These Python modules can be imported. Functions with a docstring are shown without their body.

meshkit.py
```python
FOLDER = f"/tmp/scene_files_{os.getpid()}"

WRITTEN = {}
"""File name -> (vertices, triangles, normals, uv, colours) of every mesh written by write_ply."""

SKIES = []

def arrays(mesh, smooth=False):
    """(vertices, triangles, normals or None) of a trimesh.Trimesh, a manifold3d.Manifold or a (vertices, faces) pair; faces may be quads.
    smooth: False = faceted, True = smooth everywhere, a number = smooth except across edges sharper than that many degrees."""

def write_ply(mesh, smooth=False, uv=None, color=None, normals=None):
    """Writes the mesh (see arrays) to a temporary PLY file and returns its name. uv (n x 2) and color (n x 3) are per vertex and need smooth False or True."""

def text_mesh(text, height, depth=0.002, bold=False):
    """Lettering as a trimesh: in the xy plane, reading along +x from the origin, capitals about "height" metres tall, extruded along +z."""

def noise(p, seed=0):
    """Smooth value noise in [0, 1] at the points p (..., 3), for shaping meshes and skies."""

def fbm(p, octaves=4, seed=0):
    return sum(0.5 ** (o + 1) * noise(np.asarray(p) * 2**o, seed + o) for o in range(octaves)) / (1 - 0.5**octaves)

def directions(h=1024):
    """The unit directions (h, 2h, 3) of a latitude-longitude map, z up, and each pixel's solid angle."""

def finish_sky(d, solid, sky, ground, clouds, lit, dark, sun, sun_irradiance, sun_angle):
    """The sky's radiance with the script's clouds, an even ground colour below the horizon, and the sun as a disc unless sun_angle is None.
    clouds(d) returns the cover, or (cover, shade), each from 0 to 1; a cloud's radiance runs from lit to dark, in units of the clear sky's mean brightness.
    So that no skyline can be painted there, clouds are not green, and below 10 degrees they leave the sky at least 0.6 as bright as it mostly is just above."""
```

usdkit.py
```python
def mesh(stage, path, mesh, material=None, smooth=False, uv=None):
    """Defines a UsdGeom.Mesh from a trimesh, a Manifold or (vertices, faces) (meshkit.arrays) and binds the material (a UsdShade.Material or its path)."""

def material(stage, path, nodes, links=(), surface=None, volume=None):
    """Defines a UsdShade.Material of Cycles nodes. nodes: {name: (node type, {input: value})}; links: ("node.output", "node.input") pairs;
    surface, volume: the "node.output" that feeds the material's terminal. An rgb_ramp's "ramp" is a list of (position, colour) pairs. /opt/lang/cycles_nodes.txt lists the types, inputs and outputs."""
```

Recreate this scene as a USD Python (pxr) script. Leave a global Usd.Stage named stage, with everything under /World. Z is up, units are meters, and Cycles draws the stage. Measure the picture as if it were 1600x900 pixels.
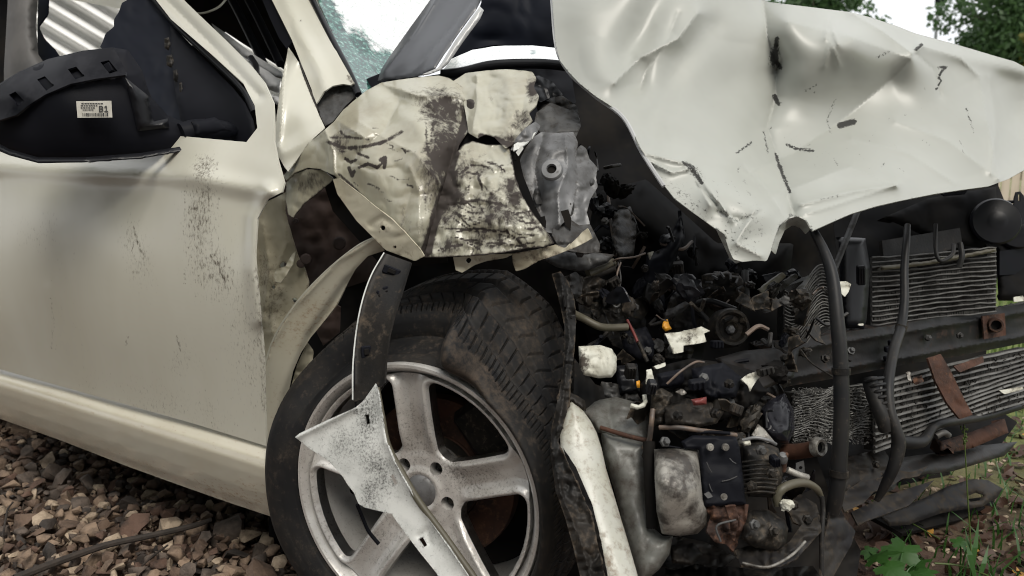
import math, random, zlib
import numpy as np, trimesh, shapely
from shapely.geometry import Polygon, LineString, Point
from scipy.spatial import Delaunay, cKDTree
from scipy.interpolate import RBFInterpolator
from pxr import Usd, UsdGeom, UsdLux, UsdShade, Gf, Sdf, Vt
import usdkit, meshkit

stage = Usd.Stage.CreateInMemory()
UsdGeom.SetStageUpAxis(stage, UsdGeom.Tokens.z)
UsdGeom.SetStageMetersPerUnit(stage, 1.0)
UsdGeom.Xform.Define(stage, '/World')
UsdGeom.Scope.Define(stage, '/World/Looks')

# ------------------------------------------------------------------ camera
FPX = 1200.0                                     # focal length in photograph pixels (1600 wide)
YAW, PITCH = math.radians(57.5), math.atan(179 / 1200)
VH = np.array([-math.cos(YAW), math.sin(YAW), 0.0])
R_ = np.array([math.sin(YAW), math.cos(YAW), 0.0])
V_ = VH * math.cos(PITCH) + np.array([0, 0, -math.sin(PITCH)])
U_ = np.cross(R_, V_)
WHEEL = np.array([0.0, 0.03, 0.30])              # hub of the front wheel; x is the car's forward, y across it, z up


def ray(u, v):
    u, v = np.asarray(u, float), np.asarray(v, float)
    return V_ + ((u - 800) / FPX)[..., None] * R_ - ((v - 450) / FPX)[..., None] * U_


CAM = WHEEL - 1.245 * ray(642, 779)
cam = UsdGeom.Camera.Define(stage, '/World/camera')
m = np.eye(4)
m[0, :3], m[1, :3], m[2, :3], m[3, :3] = R_, U_, -V_, CAM
cam.AddTransformOp().Set(Gf.Matrix4d(m.tolist()))
cam.CreateHorizontalApertureAttr(36.0)
cam.CreateVerticalApertureAttr(20.25)
cam.CreateFocalLengthAttr(27.0)
cam.CreateFStopAttr(5.6)
cam.CreateFocusDistanceAttr(1.35)
cam.CreateClippingRangeAttr(Gf.Vec2f(0.02, 2000))
cam.CreateExposureAttr(-0.12)

# ------------------------------------------------------------------ sky and sun (bright overcast, a weak warm sun)
SUN_AZ, SUN_EL = math.atan2(0.75, -0.55), math.radians(52)
sun_dir = np.array([math.sin(SUN_AZ) * math.cos(SUN_EL), math.cos(SUN_AZ) * math.cos(SUN_EL), math.sin(SUN_EL)])
sky_mat = usdkit.material(stage, '/World/Looks/sky', {
    'sky': ('sky_texture', {'sky_type': 'single_scattering', 'sun_disc': False, 'sun_elevation': SUN_EL, 'sun_rotation': SUN_AZ, 'aerosol_density': 2.0}),
    'geo': ('texture_coordinate', {}),
    'cl': ('noise_texture', {'scale': 2.2, 'detail': 5.0, 'roughness': 0.6}),
    'cr': ('rgb_ramp', {'ramp': [(0.25, (14.5, 14.8, 15.2)), (0.75, (18.5, 18.7, 19))]}),
    'mx': ('mix_color', {'fac': 0.92}),
    'bg': ('background_shader', {'strength': 0.078})},
    [('geo.generated', 'cl.vector'), ('cl.fac', 'cr.fac'), ('sky.color', 'mx.a'), ('cr.color', 'mx.b'), ('mx.result', 'bg.color')], surface='bg.background')
dome = UsdLux.DomeLight.Define(stage, '/World/sky')
UsdShade.MaterialBindingAPI.Apply(dome.GetPrim()).Bind(sky_mat)
sun = UsdLux.DistantLight.Define(stage, '/World/sun')
sun.CreateNormalizeAttr(True)
sun.CreateIntensityAttr(0.75)
sun.CreateAngleAttr(28.0)
sun.CreateColorAttr(Gf.Vec3f(1, 0.94, 0.85))
zz = sun_dir
xx = np.cross([0, 0, 1.0], zz); xx /= np.linalg.norm(xx)
yy = np.cross(zz, xx)
m = np.eye(4)
m[0, :3], m[1, :3], m[2, :3] = xx, yy, zz
sun.AddTransformOp().Set(Gf.Matrix4d(m.tolist()))


# ------------------------------------------------------------------ materials
def lib(name, nodes, links, surface='p.BSDF', **k):
    return usdkit.material(stage, '/World/Looks/' + name, nodes, links, surface=surface, **k)


def surf(name, base, rough=0.5, metallic=0.0, alt=None, scale=12.0, lo=0.42, hi=0.62, grime=None, gscale=90.0, gbias=0.0, bump=0.0, bscale=120.0, coat=0.0, stretch=(1, 1, 1), spec=0.5, grime_rough=0.85, gain=1.0, soft=0.16, **extra):
    """A worn surface: base colour, broad blotches of alt, fine grime whose cover also follows the mesh's own dirt attribute."""
    n = {'g': ('geometry', {}), 'mp': ('mapping', {'scale': stretch}),
         'n1': ('noise_texture', {'scale': scale, 'detail': 6.0, 'roughness': 0.62}),
         'n2': ('noise_texture', {'scale': gscale, 'detail': 7.0, 'roughness': 0.72}),
         'd': ('attribute', {'attribute': 'dirt'}),
         'r1': ('map_range', {'from_min': lo, 'from_max': hi, 'clamp': True}),
         'c1': ('mix_color', {'a': base, 'b': alt or base}),
         'p': ('principled_bsdf', {'metallic': metallic, 'roughness': rough, **{'coat_weight': coat, 'coat_roughness': 0.1, 'specular_ior_level': spec, **extra}})}
    l = [('g.position', 'mp.vector'), ('mp.vector', 'n1.vector'), ('mp.vector', 'n2.vector'), ('n1.fac', 'r1.value'), ('r1.result', 'c1.fac')]
    top = 'c1.result'
    if grime is not None:
        n['m1'] = ('math', {'math_type': 'multiply_add', 'value2': 1.6, 'value3': gbias * 1.6})
        n['m2'] = ('math', {'math_type': 'multiply_add', 'value2': 0.55})                        
        n['m3'] = ('math', {'math_type': 'multiply_add', 'value2': 0.5 * gain})                        
        n['r2'] = ('map_range', {'from_min': 1.42 - soft, 'from_max': 1.42 + soft, 'clamp': True})
        n['c2'] = ('mix_color', {'b': grime})
        n['rr'] = ('map_range', {'to_min': rough, 'to_max': grime_rough})
        l += [('n2.fac', 'm1.value1'), ('n1.fac', 'm2.value1'), ('m1.value', 'm2.value3'), ('d.fac', 'm3.value1'), ('m2.value', 'm3.value3'),
              ('m3.value', 'r2.value'), ('r2.result', 'c2.fac'), (top, 'c2.a'), ('r2.result', 'rr.value'), ('rr.result', 'p.roughness')]
        top = 'c2.result'
        if metallic > 0:
            n['rm'] = ('map_range', {'to_min': metallic, 'to_max': 0.0})
            l += [('r2.result', 'rm.value'), ('rm.result', 'p.metallic')]
        if coat > 0:
            n['rc'] = ('map_range', {'to_min': coat, 'to_max': 0.0})
            l += [('r2.result', 'rc.value'), ('rc.result', 'p.coat_weight')]
    l.append((top, 'p.base_color'))
    if bump:
        n['n3'] = ('noise_texture', {'scale': bscale, 'detail': 4.0, 'roughness': 0.6})
        n['b'] = ('bump', {'strength': bump, 'distance': 0.004})
        l += [('mp.vector', 'n3.vector'), ('n3.fac', 'b.height'), ('b.normal', 'p.normal')]
    return lib(name, n, l)


PAINT = (0.52, 0.513, 0.44)
M = {}
M['paint'] = surf('cream_paint', PAINT, 0.3, 0, alt=(0.465, 0.45, 0.37), scale=3.0, lo=0.4, hi=0.75, grime=(0.10, 0.085, 0.065), gscale=230, gbias=-0.05, coat=0.55, stretch=(1, 1, 0.45), bump=0.03, bscale=60, gain=1.35, soft=0.17, coat_roughness=0.25)
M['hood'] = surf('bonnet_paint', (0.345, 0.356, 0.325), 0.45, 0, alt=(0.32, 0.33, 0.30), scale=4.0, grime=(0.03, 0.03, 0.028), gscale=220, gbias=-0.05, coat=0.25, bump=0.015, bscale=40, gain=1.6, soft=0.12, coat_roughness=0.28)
M['scuffed'] = surf('scuffed_paint', (0.37, 0.36, 0.285), 0.38, 0, alt=(0.29, 0.27, 0.20), scale=9.0, grime=(0.032, 0.025, 0.021), gscale=75, gbias=-0.07, coat=0.6, stretch=(1, 1, 0.45), bump=0.12, bscale=90, gain=2.0, soft=0.2)
M['muddy'] = surf('muddy_paint', (0.44, 0.41, 0.315), 0.5, 0, alt=(0.37, 0.335, 0.245), scale=10.0, grime=(0.10, 0.075, 0.052), gscale=110, gbias=-0.04, bump=0.1, bscale=90, gain=1.3, soft=0.2)
M['sill'] = surf('sill_paint', (0.53, 0.505, 0.415), 0.28, 0, alt=(0.47, 0.43, 0.33), scale=3.0, grime=(0.22, 0.12, 0.06), gscale=150, gbias=0, coat=0.6, stretch=(0.6, 1, 1), soft=0.25)
M['flaked'] = surf('flaked_trim', (0.60, 0.61, 0.585), 0.45, 0, alt=(0.43, 0.44, 0.42), scale=14.0, grime=(0.03, 0.028, 0.026), gscale=320, gbias=0.03, bump=0.05, bscale=150, gain=1.1, soft=0.2)
M['black'] = surf('black_plastic', (0.006, 0.0065, 0.008), 0.32, 0, alt=(0.009, 0.009, 0.011), scale=20, bump=0.06, bscale=500, coat=0.0, spec=0.25)
M['gloss'] = surf('shiny_black_plastic', (0.004, 0.004, 0.006), 0.14, 0, alt=(0.014, 0.014, 0.017), scale=20, spec=0.12)
M['matt'] = surf('matt_black_plastic', (0.006, 0.0065, 0.009), 0.5, 0, alt=(0.009, 0.0095, 0.013), spec=0.08, scale=6, bump=0.08, bscale=700)
M['dusty'] = surf('dusty_black_plastic', (0.009, 0.0085, 0.008), 0.5, 0, alt=(0.02, 0.017, 0.014), spec=0.2, scale=8, grime=(0.08, 0.062, 0.045), gscale=70, gbias=0.05, bump=0.15, bscale=160)
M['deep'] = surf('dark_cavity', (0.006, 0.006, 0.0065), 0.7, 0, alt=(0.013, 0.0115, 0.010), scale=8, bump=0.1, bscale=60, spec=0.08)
M['brown'] = surf('rusty_cavity', (0.028, 0.017, 0.014), 0.7, 0, alt=(0.055, 0.034, 0.028), scale=7, grime=(0.02, 0.015, 0.012), gscale=60, bump=0.15, bscale=80)
M['rubber'] = surf('tyre_rubber', (0.0085, 0.0085, 0.009), 0.62, 0, alt=(0.019, 0.017, 0.015), scale=11, grime=(0.065, 0.05, 0.038), gscale=90, gbias=0.03, bump=0.1, bscale=220, spec=0.2, soft=0.25)
M['alloy'] = surf('alloy_wheel', (0.62, 0.605, 0.575), 0.34, 0.35, alt=(0.46, 0.44, 0.41), scale=9, grime=(0.045, 0.037, 0.032), gscale=240, gbias=0.05, bump=0.03, bscale=300, soft=0.2, coat=0.3)
M['steel'] = surf('bare_steel', (0.19, 0.192, 0.195), 0.52, 0.4, alt=(0.10, 0.10, 0.10), scale=14, grime=(0.05, 0.045, 0.04), gscale=110, gbias=0.06, bump=0.1, bscale=70)
M['greymetal'] = surf('grey_primer_metal', (0.075, 0.076, 0.076), 0.55, 0.2, alt=(0.035, 0.033, 0.031), scale=16, grime=(0.03, 0.026, 0.022), gscale=90, gbias=0.09, bump=0.15, bscale=90, spec=0.3)
M['darkmetal'] = surf('dark_oily_metal', (0.013, 0.0125, 0.012), 0.48, 0.3, alt=(0.03, 0.026, 0.021), scale=18, grime=(0.10, 0.08, 0.06), gscale=120, gbias=0.08, bump=0.25, bscale=110, spec=0.2)
M['rust'] = surf('rusty_steel', (0.07, 0.032, 0.020), 0.75, 0.0, alt=(0.026, 0.017, 0.014), scale=14, grime=(0.14, 0.07, 0.04), gscale=90, gbias=0.08, bump=0.3, bscale=150, spec=0.25)
M['beam'] = surf('black_painted_beam', (0.006, 0.0063, 0.0066), 0.45, 0.1, alt=(0.014, 0.012, 0.011), scale=7, grime=(0.05, 0.03, 0.02), gscale=60, gbias=0.03, bump=0.1, bscale=120, spec=0.25)
M['alu'] = surf('bent_aluminium', (0.115, 0.112, 0.105), 0.55, 0.4, alt=(0.045, 0.042, 0.038), scale=16, grime=(0.035, 0.03, 0.027), gscale=80, gbias=0.05)
M['hose'] = surf('rubber_hose', (0.009, 0.0095, 0.0105), 0.48, 0, alt=(0.017, 0.016, 0.015), scale=10, grime=(0.08, 0.065, 0.05), gscale=120, gbias=0.02, bump=0.05, bscale=200, spec=0.25)
M['whitebit'] = surf('broken_white_plastic', (0.52, 0.52, 0.45), 0.5, 0, alt=(0.40, 0.385, 0.31), scale=30, grime=(0.06, 0.05, 0.04), gscale=130, gbias=0.06, bump=0.1, bscale=120)
M['bottle'] = surf('milky_plastic', (0.53, 0.53, 0.46), 0.32, 0, alt=(0.46, 0.45, 0.36), scale=8, grime=(0.16, 0.10, 0.06), gscale=90, gbias=0.06, subsurface_weight=0.35, subsurface_scale=0.02, subsurface_radius=(1, 0.9, 0.7), soft=0.25)
M['greybottle'] = surf('dirty_grey_plastic', (0.13, 0.132, 0.12), 0.42, 0, alt=(0.07, 0.068, 0.06), scale=12, grime=(0.045, 0.035, 0.028), gscale=45, gbias=0.12, bump=0.05, bscale=60, soft=0.2)
M['scratched'] = surf('scratched_casing', (0.34, 0.325, 0.29), 0.4, 0.35, alt=(0.05, 0.045, 0.04), scale=22, lo=0.42, hi=0.58, grime=(0.05, 0.04, 0.032), gscale=140, gbias=0.1, bump=0.2, bscale=110)
M['orange'] = surf('orange_plastic', (0.75, 0.34, 0.03), 0.35)
M['red'] = surf('dull_red_plastic', (0.16, 0.03, 0.025), 0.5, alt=(0.08, 0.02, 0.02))
M['alu_pale'] = surf('pale_bent_fins', (0.17, 0.167, 0.157), 0.5, 0.45, alt=(0.075, 0.072, 0.066), scale=14, grime=(0.04, 0.035, 0.03), gscale=70, gbias=0.04)
M['core'] = surf('radiator_core', (0.028, 0.028, 0.027), 0.6, 0, alt=(0.018, 0.017, 0.016), scale=20, spec=0.2, bump=0.4, bscale=300)
M['core_pale'] = surf('condenser_core', (0.045, 0.044, 0.041), 0.6, 0.2, alt=(0.022, 0.021, 0.019), scale=16, spec=0.2, bump=0.5, bscale=260)
M['copper'] = surf('brown_wire', (0.14, 0.10, 0.075), 0.5, alt=(0.06, 0.05, 0.045), scale=40)
M['olive'] = surf('olive_hose', (0.075, 0.068, 0.045), 0.5, alt=(0.075, 0.066, 0.045), scale=20)
M['seat'] = surf('grey_pillar_trim', (0.11, 0.105, 0.10), 0.7, alt=(0.07, 0.068, 0.066), scale=6)
M['dash'] = surf('grey_dash_plastic', (0.36, 0.365, 0.37), 0.5, alt=(0.26, 0.265, 0.27), scale=10)
M['liner'] = surf('bonnet_underside', (0.075, 0.08, 0.09), 0.38, 0, alt=(0.045, 0.048, 0.055), scale=6, coat=0.2, grime=(0.03, 0.03, 0.03), gscale=60, gbias=-0.1)
M['liner_light'] = surf('bonnet_flange', (0.42, 0.43, 0.43), 0.32, 0, alt=(0.34, 0.34, 0.34), scale=8, coat=0.4)
M['navy'] = surf('dark_bonnet_pad', (0.005, 0.0065, 0.012), 0.55, 0, alt=(0.008, 0.010, 0.016), scale=5, bump=0.1, bscale=30, spec=0.1)
M['sticker'] = surf('sticker_paper', (0.44, 0.425, 0.38), 0.5, alt=(0.37, 0.355, 0.31), scale=60)
M['ink'] = surf('sticker_ink', (0.02, 0.02, 0.02), 0.6)
M['corr'] = surf('white_corrugated_steel', (0.72, 0.72, 0.71), 0.45, 0, alt=(0.62, 0.62, 0.61), scale=5, grime=(0.25, 0.22, 0.18), gscale=30, gbias=-0.14)
M['wood'] = surf('pale_fence_wood', (0.55, 0.46, 0.38), 0.75, alt=(0.44, 0.36, 0.29), scale=6, stretch=(1, 1, 0.2))
M['bark'] = surf('tree_bark', (0.09, 0.075, 0.06), 0.9, alt=(0.05, 0.042, 0.035), scale=8, bump=0.4, bscale=30)
M['post'] = surf('lamp_grey', (0.25, 0.26, 0.27), 0.5)
M['debris'] = surf('faded_black_bumper', (0.014, 0.0135, 0.0145), 0.5, alt=(0.028, 0.025, 0.022), scale=10, grime=(0.05, 0.04, 0.03), gscale=80, gbias=0.07, bump=0.1, bscale=150, spec=0.12)


def leafy(name, a, b, trans=0.35, rough=0.5):
    return lib(name, {'g': ('geometry', {}), 'r': ('mix_color', {'a': a, 'b': b}), 'p': ('principled_bsdf', {'roughness': rough}), 't': ('translucent_bsdf', {}), 'x': ('mix_closure', {'fac': trans})},
               [('g.random_per_island', 'r.fac'), ('r.result', 'p.base_color'), ('r.result', 't.color'), ('p.BSDF', 'x.closure1'), ('t.BSDF', 'x.closure2')], surface='x.closure')


M['leaf_far'] = leafy('tree_leaves', (0.07, 0.13, 0.05), (0.13, 0.20, 0.075), 0.4)
M['leaf_yellow'] = leafy('yellowing_leaves', (0.16, 0.15, 0.03), (0.10, 0.13, 0.03), 0.3)
M['weed'] = leafy('weed_leaf', (0.035, 0.10, 0.018), (0.055, 0.13, 0.025), 0.3, 0.45)
M['blade'] = leafy('grass_blade', (0.10, 0.15, 0.035), (0.17, 0.20, 0.06), 0.35)
M['dryleaf'] = leafy('dry_leaf', (0.06, 0.03, 0.018), (0.22, 0.12, 0.06), 0.15, 0.6)
M['yellowleaf'] = leafy('yellow_fallen_leaf', (0.42, 0.22, 0.04), (0.5, 0.3, 0.06), 0.2, 0.5)
M['twig'] = surf('dead_twig', (0.035, 0.026, 0.02), 0.8, alt=(0.018, 0.014, 0.011), scale=30, bump=0.3, bscale=200)
for i, (a, b) in enumerate([((0.24, 0.17, 0.118), (0.115, 0.08, 0.057)), ((0.135, 0.089, 0.062), (0.064, 0.042, 0.03)), ((0.115, 0.088, 0.07), (0.052, 0.04, 0.032)), ((0.40, 0.315, 0.228), (0.20, 0.15, 0.105)), ((0.115, 0.067, 0.047), (0.054, 0.033, 0.023)), ((0.045, 0.034, 0.028), (0.02, 0.016, 0.013))]):
    M[f'stone{i}'] = surf(['tan_stone', 'brown_stone', 'grey_stone', 'pale_stone', 'reddish_stone', 'dark_stone'][i], a, 0.8, alt=b, scale=28, grime=(0.05, 0.04, 0.033), gscale=140, gbias=0.03, bump=1.0, bscale=95, soft=0.2)


def glass_mat():
    return lib('cracked_glass', {
        'g': ('geometry', {}), 'd': ('attribute', {'attribute': 'dirt'}),
        'vo': ('voronoi_texture', {'feature': 'distance_to_edge', 'scale': 75.0}), 'n': ('noise_texture', {'scale': 55.0, 'detail': 6.0, 'roughness': 0.7}),
        'e': ('map_range', {'from_min': 0.0, 'from_max': 0.12, 'to_min': 1.0, 'to_max': 0.0, 'clamp': True}),
        'a': ('math', {'math_type': 'multiply_add', 'value2': 1.35}), 'f': ('map_range', {'from_min': 0.68, 'from_max': 0.95, 'clamp': True}),
        'c': ('mix_color', {}), 'w': ('mix_color', {'a': (0.92, 0.93, 0.93), 'b': (0.42, 0.48, 0.48)}), 'k': ('rgb_ramp', {'ramp': [(0.36, (0.30, 0.46, 0.42)), (0.45, (0.04, 0.16, 0.13)), (0.54, (0.008, 0.04, 0.036)), (0.64, (0.003, 0.012, 0.012))]}), 'n2': ('noise_texture', {'scale': 90.0, 'detail': 6.0, 'roughness': 0.7}), 'ew': ('math', {'math_type': 'multiply', 'value2': 0.8}),
        'p': ('principled_bsdf', {'roughness': 0.12, 'coat_weight': 1.0, 'coat_roughness': 0.05}),
        't': ('transparent_bsdf', {'color': (0.75, 0.86, 0.84)}), 'x': ('mix_closure', {'fac': 0.93})},
        [('g.position', 'vo.vector'), ('g.position', 'n.vector'), ('vo.distance', 'e.value'), ('d.fac', 'a.value1'), ('n.fac', 'a.value3'), ('a.value', 'f.value'), ('f.result', 'c.fac'), ('g.position', 'n2.vector'), ('n2.fac', 'k.fac'), ('e.result', 'ew.value1'), ('ew.value', 'w.fac'), ('w.result', 'c.a'), ('k.color', 'c.b'), ('c.result', 'p.base_color'),
         ('t.BSDF', 'x.closure1'), ('p.BSDF', 'x.closure2')], surface='x.closure')


M['glass'] = glass_mat()

# ------------------------------------------------------------------ prims
_used = {}


def path_for(parent, name):
    base = '/World' if parent is None else str(parent.GetPath())
    k = (base, name)
    n = _used.get(k, 0)
    _used[k] = n + 1
    return f'{base}/{name}' if n == 0 else f'{base}/{name}_{n:03d}'


def tag(p, label=None, cat=None, group=None, kind=None):
    for k, v in (('label', label), ('category', cat), ('group', group), ('kind', kind)):
        if v:
            p.SetCustomDataByKey(k, v)
    return p


def thing(name, label=None, cat=None, group=None, loc=(0, 0, 0), parent=None, kind=None):
    x = UsdGeom.Xform.Define(stage, path_for(parent, name))
    if any(loc):
        x.AddTranslateOp().Set(Gf.Vec3d(*map(float, loc)))
    return tag(x.GetPrim(), label, cat, group, kind)


def put(name, mesh, mat, parent=None, label=None, smooth=False, dirt=None, normals=None, **k):
    """ONE mesh prim. mesh: trimesh or (vertices, faces)."""
    path = path_for(parent, name)
    if normals is not None:
        v, f = mesh
        g = UsdGeom.Mesh.Define(stage, path)
        g.CreatePointsAttr(Vt.Vec3fArray.FromNumpy(np.ascontiguousarray(v, np.float32)))
        g.CreateFaceVertexCountsAttr(Vt.IntArray.FromNumpy(np.full(len(f), 3, np.int32)))
        g.CreateFaceVertexIndicesAttr(Vt.IntArray.FromNumpy(np.ascontiguousarray(f, np.int32).ravel()))
        g.CreateSubdivisionSchemeAttr('none')
        g.CreateNormalsAttr(Vt.Vec3fArray.FromNumpy(np.ascontiguousarray(normals, np.float32)))
        g.SetNormalsInterpolation('vertex')
        UsdShade.MaterialBindingAPI.Apply(g.GetPrim()).Bind(M[mat])
        if dirt is not None:
            UsdGeom.PrimvarsAPI(g).CreatePrimvar('dirt', Sdf.ValueTypeNames.FloatArray, 'vertex').Set(Vt.FloatArray.FromNumpy(np.ascontiguousarray(dirt, np.float32)))
    else:
        g = usdkit.mesh(stage, path, mesh, M[mat], smooth=smooth)
    return tag(g.GetPrim(), label, **k)


# ------------------------------------------------------------------ shape helpers
def at_d(u, v, d):
    """The point seen at photograph pixel (u, v), d metres along the view axis."""
    return CAM + np.asarray(d, float)[..., None] * ray(u, v)


def at_y(u, v, y):
    r = ray(u, v)
    return CAM + ((np.asarray(y, float) - CAM[1]) / r[..., 1])[..., None] * r


def at_z(u, v, z):
    r = ray(u, v)
    return CAM + ((np.asarray(z, float) - CAM[2]) / r[..., 2])[..., None] * r


def catmull(p, n=8, closed=False):
    p = np.asarray(p, float)
    q = np.vstack([p[-1:], p, p[:2]]) if closed else np.vstack([2 * p[0] - p[1], p, 2 * p[-1] - p[-2]])
    out = []
    for i in range(1, len(q) - 2):
        a, b, c, d = q[i - 1:i + 3]
        t = np.linspace(0, 1, n, endpoint=False)[:, None]
        out.append(0.5 * (2 * b + (c - a) * t + (2 * a - 5 * b + 4 * c - d) * t * t + (3 * b - a - 3 * c + d) * t ** 3))
    if not closed:
        out.append(p[-1:])
    return np.vstack(out)


def seg_dist(pts, line):
    """(distance, signed side) of 2-D pts to a polyline."""
    line = np.asarray(line, float)
    best = np.full(len(pts), 1e9); side = np.zeros(len(pts))
    for a, b in zip(line[:-1], line[1:]):
        ab = b - a
        t = np.clip(((pts - a) @ ab) / max(ab @ ab, 1e-12), 0, 1)
        w = pts - (a + t[:, None] * ab)
        d = np.hypot(w[:, 0], w[:, 1])
        c = ab[0] * (pts - a)[:, 1] - ab[1] * (pts - a)[:, 0]
        k = d < best
        best[k] = d[k]; side[k] = np.sign(c)[k]
    return best, side


def fit(depth):
    if callable(depth):
        return depth
    q = np.asarray(depth, float)
    if len(q) == 1:
        return lambda u, v: np.full(len(u), q[0, 2])
    if len(q) < 4:
        A = np.c_[q[:, :2], np.ones(len(q))]
        s = np.linalg.lstsq(A, q[:, 2], rcond=None)[0]
        return lambda u, v: np.c_[u, v, np.ones(len(u))] @ s
    f = RBFInterpolator(q[:, :2] / 100, q[:, 2], kernel='thin_plate_spline', degree=1)
    return lambda u, v: f(np.c_[u, v] / 100)


def folds(p, amp, scale, seed):
    """Sharp-edged crumpling: ridges of two octaves of noise."""
    q = np.c_[p / scale, np.zeros(len(p))]
    w = q + 0.6 * np.c_[meshkit.noise(q * 0.7, seed + 5), meshkit.noise(q * 0.7, seed + 9), np.zeros(len(p))]
    a = np.abs(meshkit.noise(w, seed) - 0.5) * 2
    b = np.abs(meshkit.noise(w * 2.3, seed + 3) - 0.5) * 2
    return amp * (a + 0.45 * b - 0.6)


def paint_dirt(p, spec):
    d = np.zeros(len(p))
    for s in spec or ():
        if s[0] == 'blob':
            _, u, v, ru, rv, ang, val = s
            a = math.radians(ang)
            x, y = p[:, 0] - u, p[:, 1] - v
            q = np.hypot((x * math.cos(a) + y * math.sin(a)) / ru, (-x * math.sin(a) + y * math.cos(a)) / rv)
            d = np.maximum(d, val * np.clip(1.3 - q, 0, 1) ** 0.8) if val > 0 else d + val * np.clip(1.3 - q, 0, 1)
        elif s[0] == 'line':
            _, pts, w, val = s
            q, _s = seg_dist(p, pts)
            d = np.maximum(d, val * np.clip(1.4 - q / w, 0, 1))
        elif s[0] == 'edge':
            pass
    return d


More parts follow.
